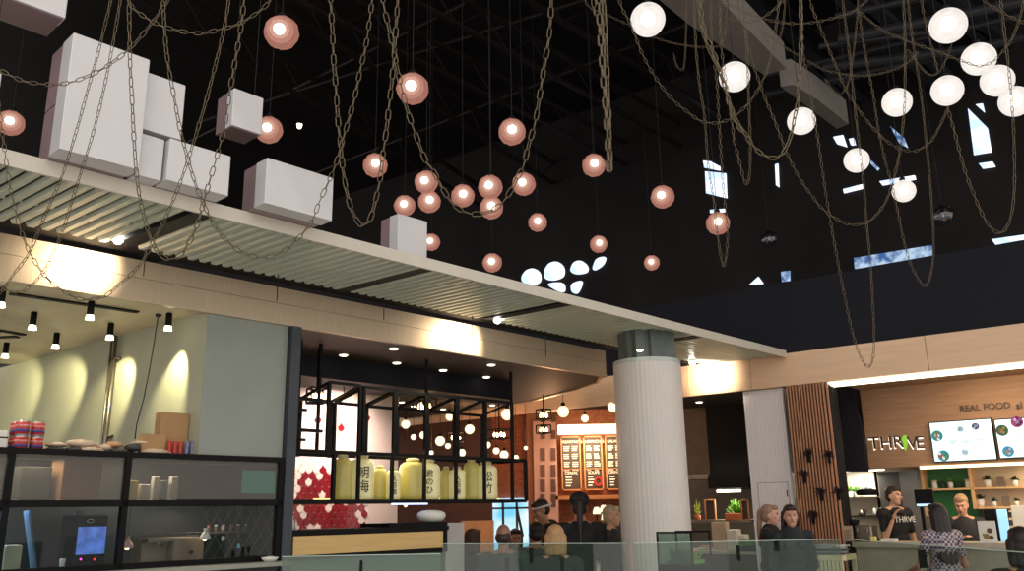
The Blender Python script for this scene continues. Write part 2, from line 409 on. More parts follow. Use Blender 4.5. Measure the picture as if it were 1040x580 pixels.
# duct: three flat boxes in line
dz = 6.6
def duct(c, label):
    P = [at_z(x, y, dz) for x, y in c]; mb = MB(); mb.prism(P, (0, 0, .35))
    P2 = [p + (q - p).normalized() * .02 for p, q in zip(P, P[1:] + P[:1])]
    o = mb.build('air_duct', m_duct); tag(o, label, 'duct', 'grey rectangular ducts')
duct([(655, -12), (700, 25), (776, 76), (799, 70), (731, 0), (716, -12)], 'large grey sheet metal duct slanting across the top behind tangled chains')
duct([(793, 88), (822, 110), (850, 131), (862, 126), (830, 101), (806, 86)], 'short grey duct length further along, above a white globe')

# ---- canopy: fascia, slats, trough strips
cu0 = -3.2
def u_at_S(v):   # where a K line reaches the shop fronts
    p = K.pt(0, v, 0); t = -(p - S.o).dot(S.v) / K.u.dot(S.v); return t - .02
can = thing('louvred_canopy', 'long off-white canopy of slanting pale slats over the kiosks', 'canopy', K.pt(1.5, -.7, 3.25))
vf, vr = -1.19, -.2
MB().prism([K.pt(cu0, vf, 3.25), K.pt(u_at_S(vf), vf, 3.25), K.pt(u_at_S(vf + .02), vf + .02, 3.25), K.pt(cu0, vf + .02, 3.25)], (0, 0, .08)).build('fascia', m_canopy, can)
MB().prism([K.pt(cu0, vf + .02, 3.315), K.pt(u_at_S(vf + .02), vf + .02, 3.315), K.pt(u_at_S(-.02), -.02, 3.315), K.pt(cu0, -.02, 3.315)], (0, 0, .012)).build('backing_sheet', m_back, can)
MB().prism([K.pt(cu0, vr, 3.30), K.pt(u_at_S(vr), vr, 3.30), K.pt(u_at_S(-.02), -.02, 3.30), K.pt(cu0, -.02, 3.30)], (0, 0, .013)).build('shadow_gap', m_black, can)
sd = S.u                       # slats run towards the camera side, parallel to the shop fronts
prof = [(-.029, 0), (-.018, -.022), (.018, -.022), (.029, 0)]
vdrop = sd.dot(K.v); LEN = (vf + .022 - vr) / vdrop
def slat(mb, u, s0=0, s1=1, zz=3.30):
    a = K.pt(u, vr, zz) + sd * LEN * s0; b = K.pt(u, vr, zz) + sd * LEN * s1
    P = [a + K.u * x + Vector((0, 0, z)) for x, z in prof] + [b + K.u * x + Vector((0, 0, z)) for x, z in prof]
    mb.add(P, [(3, 2, 1, 0), (4, 5, 6, 7), (0, 1, 5, 4), (1, 2, 6, 5), (2, 3, 7, 6), (3, 0, 4, 7)])
troughs = [K.inv(at_z(x, y, 3.25))[0] for x, y in ((129, 247), (345, 298), (490, 328), (625, 357))]
sm = MB(); tm = MB(); cm = MB(); u = cu0 + .2; um = u_at_S(vr) - .05
while u < um:
    if not any(-.03 < u - t < .12 for t in troughs):
        slat(sm, u)
        for q in (.42,): sm.ell(K.pt(u + .028, vr, 3.288) + sd * LEN * q, .014, .014, .01, None, 6, 4)
    u += .083
sm.build('slats', m_slat, can); 
for t in troughs:
    a = K.pt(t + .045, vr, 3.283); b = a + sd * LEN
    tm2 = MB(); tm2.prism([a - K.u * .055, a + K.u * .055, b + K.u * .055, b - K.u * .055], (0, 0, .03)); tm2.build('light_trough', m_truss2, can)

# ---- display boxes standing on, or hanging over, the canopy
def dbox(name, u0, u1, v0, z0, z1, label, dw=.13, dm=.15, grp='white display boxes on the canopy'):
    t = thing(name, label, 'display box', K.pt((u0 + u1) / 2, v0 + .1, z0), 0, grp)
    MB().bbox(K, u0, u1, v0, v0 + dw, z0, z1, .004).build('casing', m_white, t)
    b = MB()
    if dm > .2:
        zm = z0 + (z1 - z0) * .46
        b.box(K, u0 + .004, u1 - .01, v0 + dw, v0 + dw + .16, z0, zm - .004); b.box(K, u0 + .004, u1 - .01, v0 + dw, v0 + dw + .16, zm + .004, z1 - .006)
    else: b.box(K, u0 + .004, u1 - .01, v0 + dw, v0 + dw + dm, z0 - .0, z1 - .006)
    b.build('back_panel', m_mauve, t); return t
dbox('display_box', -2.26, -1.872, -1.37, 3.332, 3.96, 'tallest white box with mauve back, leftmost of those standing on the canopy', .14, .3)
dbox('display_box', -1.862, K.U(189, 86, -1.30), -1.30, K.W(186, 143, -1.3), K.W(147, 72, -1.30), 'white box raised against the right side of the tallest box', .12, .1)
dbox('display_box', -1.86, -1.725, -1.30, 3.332, K.W(150, 135, -1.30) - .01, 'small white box with a lamp reflection, squeezed under the raised box', .12, .1)
dbox('display_box', -1.715, -1.36, -1.34, 3.332, 3.57, 'low wide white box on the canopy, just left of the one with the mauve side', .14, .1)
dbox('display_box', -1.16, -.70, -1.385, 3.332, 3.61, 'white box with mauve left side on the canopy, mirroring a lamp in its face', .12, .14)
dbox('display_box', .08, .35, -1.05, 3.332, 3.66, 'small white box on the canopy furthest right, alone in front of pink globes', .1, .1)
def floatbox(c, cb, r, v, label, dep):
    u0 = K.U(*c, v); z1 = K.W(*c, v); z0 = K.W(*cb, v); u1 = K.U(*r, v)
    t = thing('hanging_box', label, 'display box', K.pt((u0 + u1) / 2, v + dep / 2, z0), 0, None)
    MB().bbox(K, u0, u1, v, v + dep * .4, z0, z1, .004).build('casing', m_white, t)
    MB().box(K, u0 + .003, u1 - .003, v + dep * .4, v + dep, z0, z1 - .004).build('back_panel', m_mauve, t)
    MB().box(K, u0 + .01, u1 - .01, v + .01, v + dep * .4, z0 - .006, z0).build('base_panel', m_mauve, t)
    for uu in (u0 + .03, u1 - .03): MB().tube([K.pt(uu, v + dep * .3, z1), K.pt(uu, v + dep * .3, 9.5)], .002, 5).build('wire', m_cord, t)
floatbox((238, 89), (233, 126), (268, 98), -1.15, 'small white box hanging in mid air above the low boxes on the canopy', .2)
floatbox((8, -60), (14, -1), (73, -30), -1.3, 'white hanging box cut by the top left corner', .25)
floatbox((-44, 60), (-44, 100), (2, 76), -1.6, 'white hanging box just entering at the left edge beside the tallest box', .2)

# ---- kiosk and sake bar band, soffits
zb0, zb1 = 3.0, 3.27
uR = 3.80
zs = [(3.84, .095), (4.1, .35), (4.36, .85), (4.58, 1.467), (4.76, 1.95), (4.86, 2.45), (4.9, 3.4), (4.9, 4.6)]
bnd = MB(); bnd.box(K, -3.2, 3.80, 0, .03, zb0, 3.145); bnd.box(K, -3.2, 3.80, .004, .03, 3.149, zb1); bnd.box(K, -3.2, 3.80, -.012, .035, zb0 - .015, zb0)
for (a, b) in zip([(3.80, 0)] + zs[:-1], zs):
    bnd.prism([K.pt(*a, zb0 - .015), K.pt(*b, zb0 - .015), K.pt(b[0] - .03, b[1], zb0 - .015), K.pt(a[0] - .03, a[1] + .02, zb0 - .015)], (0, 0, .285))
struct('trim_2', bnd, m_band)
uP = K.U(297, 400)   # post line
struct('trim_3', MB().prism([K.pt(uP, .03, zb0)] + [K.pt(a - .03, b, zb0) for a, b in [(3.80, .03)] + zs] + [K.pt(uP, 4.6, zb0)], (0, 0, .04)), m_dsoffit)
struct('trim_4', MB().prism([K.pt(-3.2, .03, zb0), K.pt(uP, .03, zb0), K.pt(uP, 3.2, zb0), K.pt(-3.2, 3.2, zb0)], (0, 0, .04)), m_soffit)
# kitchen wall: pier beside the post, and the washed wall going back from its corner
uc = K.U(207, 400); uPL = K.U(289, 450)
struct('wall_pier', MB().box(K, uc, uP - .05, .02, .2, 2.012, zb0), m_kface)
c0 = K.pt(uc, .03, 0)
struct('wall_kitchen', MB().prism([p + Vector((0, 0, 2.012)) for p in (c0, c0 + A * 4.2, c0 + A * 4.2 + S.v * .1, c0 + S.v * .1)], (0, 0, zb0 - 2.012)).prism([c0 + A * .8, c0 + A * 4.2, c0 + A * 4.2 + S.v * .1, c0 + A * .8 + S.v * .1], (0, 0, 2.012)), m_kwall)
struct('wall_kitchen_back', MB().prism([c0 + A * 4.2 - S.v * 4, c0 + A * 4.2, c0 + A * 4.3, c0 + A * 4.3 - S.v * 4], (0, 0, zb0)), m_kwall)

# ---- bread bar end wall, ceiling and side wall
struct('wall_far', MB().box(D, -9, 4, 0, .15, 0, 3.6), brick_mat('warm_brick', (150, 84, 56), (178, 108, 74), (120, 76, 54), 7))
struct('wall_shop_dark', MB().box(K, .5, 3.5, 4.62, 4.7, 0, 3.3), mat('dark_red_brown_wall', (84, 52, 44), .6))
struct('trim_5', MB().prism([S.pt(-9, .26, 3.25), S.pt(-1.9, .26, 3.25), S.pt(-1.9, 3.9, 3.25), S.pt(-9, 3.9, 3.25)], (0, 0, .08)), m_black)

# ============================================================ COLUMN
cc = K.inv(at_z(656, 338, 3.25)); ccp = K.pt(cc[0] + .155, cc[1] + .12, 0)
Yc = ccp.y; rad = .325
ztop = at(658, 362, Yc - rad).z
col = thing('round_column', 'big round white ribbed column under the end of the canopy', 'column', (ccp.x, ccp.y, 0))
mb = MB(); nn = 96
pr = []
for j in range(nn):
    q = 2 * PI * j / nn; r = rad * (1.0 if j % 2 else .992); pr.append(ccp + Vector((math.cos(q) * r, math.sin(q) * r, 0)))
mb.prism(pr, (0, 0, ztop - .04)); mb.build('shaft', m_column, col)
MB().lathe(ccp + Vector((0, 0, ztop - .04)), [(rad + .002, 0), (rad + .002, .038), (rad - .02, .042)], 48).build('glass_rim', mat('pale_green_rim', (186, 196, 190), .15, var=.02), col)
mb = MB(); cf = Frame((ccp.x, ccp.y), 20)
for a, b, c, d in ((-.2, .2, -.18, .18), (-.25, -.1, -.1, .1), (.08, .24, -.15, .05), (-.06, .06, -.22, .2)): mb.box(cf, a, b, c, d, ztop - .3, 3.283)
mb.build('concrete_core', mat('grey_green_concrete', (92, 100, 96), .7, var=.2), col)
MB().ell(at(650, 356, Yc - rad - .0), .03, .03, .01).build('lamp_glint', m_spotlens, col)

# ============================================================ LIGHT FITTINGS
def canopy_spot(px, py, v, tgt, power, label):
    p = K.pt(*(lambda q: (q[0], v, q[1]))(K.uw(px, py, v)))
    t = thing('canopy_spotlight', label, 'spotlight', p, 0, 'bare bright spotlights at the rear of the canopy')
    MB().ell(p, .032, .032, .032).build('bulb', emis('spot_bulb', (255, 250, 238), 30), t)
    MB().lathe(p + Vector((0, 0, .02)), [(.03, 0), (.034, .03), (.02, .05)], 14).build('socket', m_frame, t)
    light('SPOT', p + Vector((0, 0, -.03)) - K.v * .04, power, (255, 236, 204), tgt, .03, 95, 1, 'canopy_spot_light')
def pK(px, py, v): u, z = K.uw(px, py, v); return K.pt(u, v, z)
canopy_spot(120, 243, -.27, pK(84, 264, 0), 95, 'bright bare spotlight under the canopy left, above the kitchen')
canopy_spot(505, 325, -.27, pK(468, 345, 0), 100, 'bright bare spotlight under the middle of the canopy, above the sake bar')
canopy_spot(703, 369, -.27, pK(772, 408, 0), 70, 'bright bare spotlight under the canopy end, right of the white column')

def cyl_spot_proto():
    t = thing('track_spotlight', '', 'spotlight', (0, 0, 0))
    MB().lathe((0, 0, -.095), [(.021, 0), (.022, .01), (.022, .09), (.018, .095)], 16).build('body', m_frame, t, True, False)
    MB().lathe((0, 0, -.125), [(.028, 0), (.021, .03)], 16).build('lens', m_spotlens, t, True, False)
    return t
sp0 = cyl_spot_proto(); first = True
def wallpt(px, py):
    return hit(px, py, c0, S.v)
for k, (px, py, tgt, desc) in enumerate([
        (172, 318, (181, 352), 'nearest the corner by the blue-grey pier'), (113, 328, (124, 362), 'beside the wall pipe'),
        (58, 338, (66, 372), 'second in the wall row'), (7, 348, (15, 380), 'far left of the wall row'),
        (93, 306, None, 'front row, above the hanging chain'), (35, 317, None, 'front row, above the tomato tins'), (3, 292, None, 'front row, at the left edge')]):
    p = at_z(px, py, zb0)
    t = sp0 if k == 0 else copy_tree(sp0); t.location = p
    tag(t, 'small black cylinder spotlight on the kitchen soffit, ' + desc, 'spotlight', 'kitchen cylinder spotlights')
    if tgt:
        wp = wallpt(*tgt)
        ps = Vector((p.x, p.y, zb0 - .14)); light('SPOT', ps, 46, (255, 244, 190), wp + Vector((0, 0, -.25)), .015, 58, .7, 'kitchen_wash')
    else:
        light('SPOT', Vector((p.x, p.y, zb0 - .14)), 12, (255, 240, 196), Vector((p.x, p.y, 0)), .02, 70, .6, 'kitchen_down')

# recessed downlights in the dark soffit of the sake bar
def down(px, py, z, label, e=True, r=.035):
    p = at_z(px, py, z); t = thing('downlight', label, 'downlight', p - Vector((0, 0, .01)), 0, 'recessed downlights')
    MB().lathe(p + Vector((0, 0, -.008)), [(r + .012, 0), (r + .014, .007)], 18).build('ring', m_plastic, t)
    MB().lathe(p + Vector((0, 0, -.012)), [(r, 0), (r, .004)], 18).build('lens', m_spotlens, t); return p
for px, py, d in ((349, 360, 'first from the post'), (400, 353.5, 'second from the post in the front row'), (403, 368, 'directly behind the second one'),
                  (450, 375.5, 'in the middle of the dark soffit'), (499, 370, 'close to the front edge at right'), (494, 382.5, 'above the right end of the dark header')):
    down(px, py, zb0, 'recessed downlight in the dark sake bar soffit, ' + d)
# header box beyond the soffit edge
hu0 = uP; hu1 = K.inv(at_z(519, 388, zb0))[0]; hv = .97
struct('trim_6', MB().box(K, hu0, hu1, hv, hv + .5, 2.80, zb0), m_navy)
struct('trim_7', MB().box(K, hu0, hu1 + .0, hv + .5, 4.6, 2.86, 2.9), m_dsoffit)
for px, py in ((338, 384), (391, 391), (441, 397), (483, 402)):
    u, z = K.uw(px, py, hv)
    light('SPOT', K.pt(u, hv - .08, zb0 - .03), 5, (255, 232, 180), K.pt(u, hv - .03, 2.4), .008, 50, .5, 'header_wash')
for px, py, d in ((357, 399, 'behind the first hanging frame'), (408, 408, 'behind the second hanging frame'), (420, 412, 'in the middle of the low ceiling'), (450, 415, 'behind the third hanging frame'), (500, 411, 'near the right end of the low ceiling')):
    down(px, py, 2.86, 'recessed downlight in the low grey ceiling, ' + d, r=.028)

# ============================================================ POST AND KIOSK
post = thing('corner_post', 'tall slate-dark steel post between the kitchen kiosk and the sake bar', 'post', K.pt(uP, .02, 0))
MB().box(K, uP - .045, uP + .035, -.03, .09, 0, zb0 - .016).build('shaft', m_post, post)
MB().box(K, uP - .047, uP + .037, -.045, .10, 0, .03).build('base_plate', m_post, post)

ks = thing('kitchen_kiosk_screen', 'black framed glass kitchen screen with hazy upper panes and clear lower panes', 'screen', K.pt(-1.2, 0, 0))
uL, uRk = -2.9, uP - .05
fr = MB()
for z0, z1 in ((1.975, 2.01), (1.675, 1.715), (1.30, 1.335)): fr.box(K, uL, uRk, -.02, .03, z0, z1)
for px in ((130, 480), (288.5, 480)):
    pass
um1 = K.U(128, 490)
for uu in (um1, uRk - .02, K.U(1, 545), uL): fr.box(K, uu - .018, uu + .018, -.02, .03, 1.30, 1.98)
fr.build('frame', m_frame, ks)
for a, b in ((uL, um1), (um1, uRk)):
    MB().box(K, a + .02, b - .02, .0, .008, 1.717, 1.973).build('upper_pane', m_frost, ks)
    MB().box(K, a + .02, b - .02, .0, .008, 1.337, 1.673).build('lower_pane', m_kglass, ks)
MB().box(K, uL, uRk, -.16, .55, 1.27, 1.298).build('worktop', mat('grey_laminate', (150, 150, 140), .5), ks)
MB().box(K, uL, uRk, .0, .5, 0, 1.268).build('base_cabinet', mat('dark_cabinet', (60, 66, 60), .6), ks)
MB().box(K, uL, uRk, .03, .52, 1.985, 2.0).build('top_shelf', m_frame, ks)
MB().box(K, uL, uRk, .12, .5, 1.69, 1.70).build('inner_shelf', m_frame, ks)
MB().box(K, uL, uRk, .60, .64, 0, 1.985).box(K, uRk - .02, uRk, .031, .60, 1.30, 1.985).build('rear_panel', mat('kitchen_rear_dark', (30, 35, 36), .5, var=.3, scale=3), ks)
p = K.pt(K.U(274, 571, -.1), -.1, 1.299); t = thing('white_tray', 'small white tray on the ledge at the right end of the kiosk', 'tray', p); MB().lathe(p, [(.035, 0), (.055, .02), (.058, .03), (.05, .03)], 20).build('dish', m_plastic, t, True); MB().lathe(p + Vector((0, 0, .024)), [(.045, 0), (.02, .012)], 16).build('napkins', m_plastic, t)
# wire mesh on the right lower pane
wm = MB(); mu0 = K.U(207, 540, .012); mu1 = uRk - .045; z0, z1 = 1.34, 1.67; st = .085
for s in (-1, 1):
    k = -8
    while k < 20:
        ub = mu0 + k * st; pts = []
        for q in range(0, 41):
            zz = z0 + (z1 - z0) * q / 40; uu = ub + s * (zz - z0) * .62
            if mu0 < uu < mu1: pts.append(K.pt(uu, .014, zz))
        if len(pts) > 1: wm.tube([pts[0], pts[-1]], .0022, 4)
        k += 1
wm.build('wire_mesh', m_brass, ks)
light('AREA', K.pt(-1.9, .3, 1.66), 3, (190, 215, 255), K.pt(-1.9, .3, 1.0), .35, name='kiosk_inner_fill')  # unseen area lights added to brighten what stands behind the panes
light('AREA', K.pt(-.6, .3, 1.66), 2.6, (255, 226, 190), K.pt(-.6, .3, 1.0), .35, name='kiosk_inner_fill')
light('AREA', K.pt(-1.0, .3, 1.97), 9, (255, 240, 214), K.pt(-1.0, .35, 1.0), .4, name='kiosk_upper_fill')  # unseen fill added for the things on the inner shelf
light('AREA', K.pt(-1.8, .3, 1.97), 9, (255, 240, 214), K.pt(-1.8, .35, 1.0), .4, name='kiosk_upper_fill')

# --- on the top shelf (z = 2.0)
ZT = 2.0
def kx(px, py, v=.12): return K.U(px, py, v)
def tin_proto():
    t = thing('tomato_tin', '', 'tin', (0, 0, 0)); r = .038; h = .088
    MB().lathe((0, 0, 0), [(r - .002, 0), (r, .004), (r, h - .004), (r - .002, h)], 20).build('can', m_ltin, t, True, False)
    MB().lathe((0, 0, .008), [(r + .001, 0), (r + .001, h - .018)], 20).build('paper_label', m_red, t, True, False)
    MB().lathe((0, 0, .022), [(r + .0016, 0), (r + .0016, .016)], 20).build('label_stripe', mat('blue_stripe', (70, 74, 140), .4), t, True, False)
    MB().lathe((0, 0, .052), [(r + .0016, 0), (r + .0016, .012)], 20).build('label_picture', mat('pink_white_print', (232, 150, 150), .4, var=.4, scale=40), t, True, False)
    return t
tp = tin_proto(); k = 0
for px, v, d in ((22, .10, 'front'), (38, .12, 'right'), (17, .19, 'back')):
    for lv, dl in ((0, 'bottom'), (1, 'top')):
        t = tp if k == 0 else copy_tree(tp); k += 1
        u = kx(px, 440, v); t.location = K.pt(u, v, ZT + lv * .089); t.rotation_euler.z = k
        tag(t, {'front': 'large red tomato tin, %s one of the pile, in its front stack', 'right': 'large red tomato tin, %s one of the pile, in its right hand stack', 'back': 'large red tomato tin, %s one of the pile, half hidden behind the front stack'}[d] % dl, 'tin', 'red tomato tins on the kiosk shelf')
t = thing('white_machine', 'white box-shaped machine with a dark band at the left end of the top shelf', 'machine', K.pt(kx(-1, 450), .15, ZT))
u = kx(9, 440, .1); MB().bbox(K, u - .14, u, .1, .25, ZT, ZT + .115, .006).build('housing', m_plastic, t); MB().box(K, u - .14, u + .001, .098, .1, ZT + .07, ZT + .078).build('band', m_frame, t)
def sack(px0, px1, py, v, h, m, label):
    u0, u1 = kx(px0, 450, v), kx(px1, 450, v); mb = MB()
    h *= 1.5; z0 = ZT + py * 1.5
    mb.ell(K.pt((u0 + u1) / 2, v, z0 + h / 2), abs(u1 - u0) / 2, .07, h / 2, Matrix.Rotation(K.ang, 3, 'Z'), 18, 9, 0, .035)
    mb.cap(K.pt(u1 - .012, v, z0 + h / 2), K.pt(u1 + .012, v - .01, z0 + h * .4), h * .25, h * .15, 8)
    tag(mb.build('flour_sack', m, None, True), label, 'sack', 'sacks lying on the kiosk shelf')
sack(46, 66, 0, .12, .022, m_dsack, 'flat dark grey sack right of the tomato tins')
sack(46, 68, .02, .13, .022, m_sack, 'cream sack lying on the dark one right of the tomato tins')
sack(66, 84, 0, .11, .024, m_dsack, 'flat dark grey sack under the biggest cream sack')
sack(67, 97, .022, .13, .036, m_sack, 'biggest cream sack, plump, in the middle of the shelf')
sack(80, 104, 0, .09, .026, m_sack, 'cream sack lying in front of the biggest one')
sack(99, 112, .012, .13, .03, m_sack, 'short cream sack between the biggest sack and the wall pipe')
sack(107, 124, .026, .14, .03, mat('orange_sack', (206, 158, 122), .8, bump=.2), 'orange tinted sack lying in front of the wall pipe')
sack(112, 130, 0, .11, .026, m_dsack, 'dark patterned sack below the orange tinted sack')
sack(127, 143, .014, .13, .034, m_dsack, 'dark sack just left of the low cardboard box')
sack(134, 150, .044, .15, .02, m_sack, 'thin pale sack on top of the dark sack by the cardboard box')
sack(144, 172, 0, .09, .03, m_sack, 'long cream sack in front of the low cardboard box')
def carton(px0, px1, pytop, v, d, label):
    u0, u1 = kx(px0, 455, v), kx(px1, 455, v); z1 = K.W((px0 + px1) / 2, pytop, v); t = thing('cardboard_box', label, 'box', K.pt((u0 + u1) / 2, v + d / 2, ZT))
    MB().bbox(K, u0, u1, v, v + d, ZT, z1, .003).build('carton', m_cardboard, t); MB().box(K, u0 + .01, u1 - .01, v + d / 2 - .012, v + d / 2 + .012, z1, z1 + .001).build('tape', mat('tape', (150, 110, 66), .3), t)
carton(161, 190, 419, .15, .09, 'tall brown cardboard box at the right of the kiosk shelf')
carton(143, 168, 441, .10, .045, 'low brown cardboard box in front of the tall one')
def small_tin(px, py0, v, m, label, grp, r=.014, h=.034, lv=0):
    u = kx(px, 455, v); p = K.pt(u, v, ZT + lv * (h + .001)); t = thing('drink_can', label, 'can', p, 0, grp)
    MB().lathe(p, [(r * .85, 0), (r, h * .08), (r, h * .9), (r * .8, h)], 14).build('body', m, t)
    MB().lathe(p + Vector((0, 0, h)), [(r * .7, 0), (r * .7, .001)], 12).build('lid', m_ltin, t)
for px in (172, 177.5, 183):
    for lv in range(3):
        small_tin(px, 450, .09, m_red, 'small red can stacked in front of the tall cardboard box', 'small red cans by the cardboard box', .0135, .032, lv)
m_blue = mat('blue_white_print', (128, 138, 176), .4, var=.5, scale=70)
for px in (189.5, 195, 200.5):
    for lv in range(4 if px > 195 else 3):
        small_tin(px, 450, .10, m_blue, 'small blue and white can stacked beside the blue-grey pier', 'small blue cans by the pier', .0135, .034, lv)

# --- seen through the hazy upper panes
def kbox(name, px0, px1, py0, py1, v, d, m, label, cat, grp=None, zbase=None, b=.004):
    pm = ((px0 + px1) / 2)
    u0, u1 = K.U(px0, (py0 + py1) / 2, v), K.U(px1, (py0 + py1) / 2, v); z1 = K.W(pm, py0, v); z0 = K.W(pm, py1, v) if zbase is None else zbase
    o = MB().bbox(K, u0, u1, v, v + d, z0, z1, b).build(name, m); tag(o, label, cat, grp); return (u0, u1, z0, z1)
kbox('cardboard_box', 63, 104, 467, 505, .14, .2, mat('pale_cardboard', (214, 168, 128), .8), 'pale cardboard box behind the hazy left pane', 'box', zbase=1.701)
kbox('cardboard_box', 20, 52, 474, 505, .2, .2, mat('grey_tray', (90, 92, 90), .6), 'grey tray box behind the hazy left pane', 'box', zbase=1.701)
for i, (a, b, c, m, l) in enumerate([(131, 140, 488, mat('yellow_carton', (214, 190, 90), .6), 'yellow carton'), (143, 153, 492, m_plastic, 'white tub'), (156, 162, 484, m_plastic, 'tall white bottle'), (164, 171, 488, mat('blue_tub', (120, 140, 150), .5), 'blue-grey tub'), (174, 181, 484, m_plastic, 'white carton')]):
    kbox('storage_tub', a, b, c, 505, .15, .05, m, '%s standing behind the hazy right pane' % l, 'container', 'containers behind the hazy pane', zbase=1.701)
kbox('cool_display', 246, 282, 478, 500, .06, .01, emis('teal_screen', (60, 170, 156), .9), 'small teal glowing screen behind the hazy right pane', 'screen', zbase=1.76)

# --- behind the clear lower panes
ZC = 1.299
t = thing('ordering_machine', 'dark machine with a lit blue screen behind the left lower pane', 'machine', K.pt(K.U(91, 560, .2), .3, ZC))
u0, u1 = K.U(76, 550, .1), K.U(108, 550, .1)
MB().bbox(K, u0, u1, .1, .35, ZC, K.W(90, 523, .1), .006).build('housing', m_frame, t)
sz0, sz1 = K.W(90, 563, .1), K.W(90, 535, .1)
MB().box(K, u0 + .012, u1 - .008, .094, .1, sz0, sz1).build('screen', mat('lit_blue_screen', (84, 116, 196), .3, emit=.9, var=.35, scale=18), t)
MB().lathe((0, 0, 0), [(.001, 0)], 3)
mb = MB(); uc_ = K.U(92, 529, .095); zc_ = K.W(92, 529, .095)
ring = [K.pt(uc_ + .02 * math.cos(q), .096, zc_ + .010 * math.sin(q)) for q in [i * PI / 12 for i in range(25)]]
mb.tube(ring, .0012, 5); mb.build('oval_badge', m_plastic, t)
for px, m in ((82, emis('magenta_led', (255, 60, 180), 5)), (96, emis('red_led', (255, 40, 40), 5))):
    p = pK(px, 568, .095); MB().ell(p, .006, .004, .006).build('indicator_light', m, t)
t = thing('paper_cup', 'tall white paper cup behind the left lower pane', 'cup', K.pt(K.U(64, 570, .08), .08, ZC))
p = K.pt(K.U(64, 565, .08), .08, ZC); MB().lathe(p, [(.011, 0), (.015, .06)], 16).build('cup_wall', m_plastic, t); MB().lathe(p + Vector((0, 0, .06)), [(.0165, 0), (.0165, .012), (.013, .018)], 16).build('lid', m_plastic, t)
kbox('storage_bin', 5, 22, 554, 576, .08, .1, mat('beige_bin', (190, 184, 150), .6), 'beige square bin behind the left lower pane', 'bin', zbase=ZC)
for px, dx, l in ((36, -9, 'left'), (72, 9, 'right')):
    mb = MB(); mb.tube([K.pt(K.U(px, 570, .32), .32, ZC), K.pt(K.U(px + dx, 520, .32), .32, 1.66)], .02, 8)
    tag(mb.build('machine_strut', mat('pale_blue_strut', (110, 140, 160), .4)), 'slanting pale blue strut behind the left lower pane, the %s one' % ('left hand' if l == 'left' else 'one beside the screen'), 'strut')
def heat_lamp(px, py, v, m, label):
    p = pK(px, py, v); t = thing('heat_lamp', label, 'lamp', p)
    MB().lathe(p, [(.038, 0), (.034, .02), (.018, .045), (.012, .05), (.012, .075)], 18).build('shade', m, t)
    MB().tube([p + Vector((0, 0, .07)), Vector((p.x, p.y, 1.69))], .003, 5).build('cord', m_cord, t)
    MB().ell(p + Vector((0, 0, .004)), .014, .014, .014).build('bulb', m_bulbs, t)
heat_lamp(129, 557, .1, mat('pink_copper', (196, 150, 142), .35, .3), 'pinkish bell heat lamp behind the centre mullion')
heat_lamp(208, 548, .065, m_plastic, 'white bell heat lamp hanging behind the wire mesh')
t = thing('espresso_machine', 'brown and cream espresso machine with a round badge behind the right lower pane', 'coffee machine', K.pt(K.U(178, 570, .15), .2, ZC))
u0, u1 = K.U(149, 560, .12), K.U(207, 560, .12); um_ = K.U(176, 560, .12); z1 = K.W(178, 546, .12)
m_esp = mat('taupe_enamel', (150, 124, 102), .35)
MB().bbox(K, um_, u1, .12, .36, ZC, z1, .008).build('body', m_esp, t)
MB().bbox(K, u0, um_, .2, .36, ZC, z1, .006).build('brew_block', m_esp, t)
MB().bbox(K, u0, um_, .12, .2, z1 - .025, z1, .004).build('group_hood', m_esp, t)
MB().box(K, u0, um_, .12, .2, ZC, ZC + .015).build('drip_tray', m_steel, t)
p = K.pt((u0 + um_) / 2, .16, z1 - .045); MB().lathe(p, [(.014, 0), (.014, .02)], 14).build('group_head', m_steel, t)
MB().tube([p, p - K.v * .06 + Vector((0, 0, -.004))], .004, 6).build('portafilter', m_frame, t)
mb = MB(); a = K.pt(u0, .13, z1 + .025)
for w_ in (.01, .03): mb.tube([K.pt(u0, .13, z1 + w_), K.pt(u1 - .02, .13, z1 + w_)], .0018, 5)
for q in range(5): uu = u0 + (u1 - .02 - u0) * q / 4; mb.tube([K.pt(uu, .13, z1), K.pt(uu, .13, z1 + .03)], .0018, 5)
mb.build('cup_rail', m_steel, t)
mb = MB(); uu = K.U(194, 561, .118); zz = K.W(194, 561, .118)
mb.prism([K.pt(uu + .016 * math.cos(i * PI / 10), .116, zz + .013 * math.sin(i * PI / 10)) for i in range(20)], K.v * .003); mb.build('round_badge', mat('navy_badge', (38, 48, 84), .4), t)
for px, py, m, l in ((226.5, 536, m_plastic, 'upper white price tag on the wire mesh'), (226.5, 547, m_plastic, 'lower white price tag on the wire mesh'), (242.5, 555, mat('cyan_tag', (100, 190, 200), .5), 'cyan tag on the wire mesh')):
    u, z = K.uw(px, py, .01); mb = MB(); mb.box(K, u - .011, u + .011, .009, .012, z - .014, z + .01); mb.prism([K.pt(u - .011, .009, z + .01), K.pt(u + .011, .009, z + .01), K.pt(u + .005, .009, z + .017), K.pt(u - .005, .009, z + .017)], K.v * .003)
    tag(mb.build('price_tag', m), l, 'tag', 'tags on the wire mesh')
for i in range(10):
    px = 213 + i * 7.5; p = K.pt(K.U(px, 540, .4), .42, 1.50)
    t = thing('glass_jar', 'small dark jar on the shelf behind the wire mesh', 'jar', p, 0, 'jars behind the wire mesh'); MB().lathe(p, [(.014, 0), (.015, .03), (.01, .04)], 12).build('jar_body', mat('amber_jar', (96, 76, 66), .3) if i == 0 else bpy.data.materials['amber_jar'], t)
    MB().lathe(p + Vector((0, 0, .04)), [(.011, 0), (.011, .008)], 12).build('lid', m_plastic if i % 3 else m_red, t)
tag(MB().box(K, K.U(205, 540, .4), uRk - .03, .38, .48, 1.49, 1.499).build('jar_shelf', m_steel), 'narrow steel shelf of jars behind the wire mesh', 'shelf')
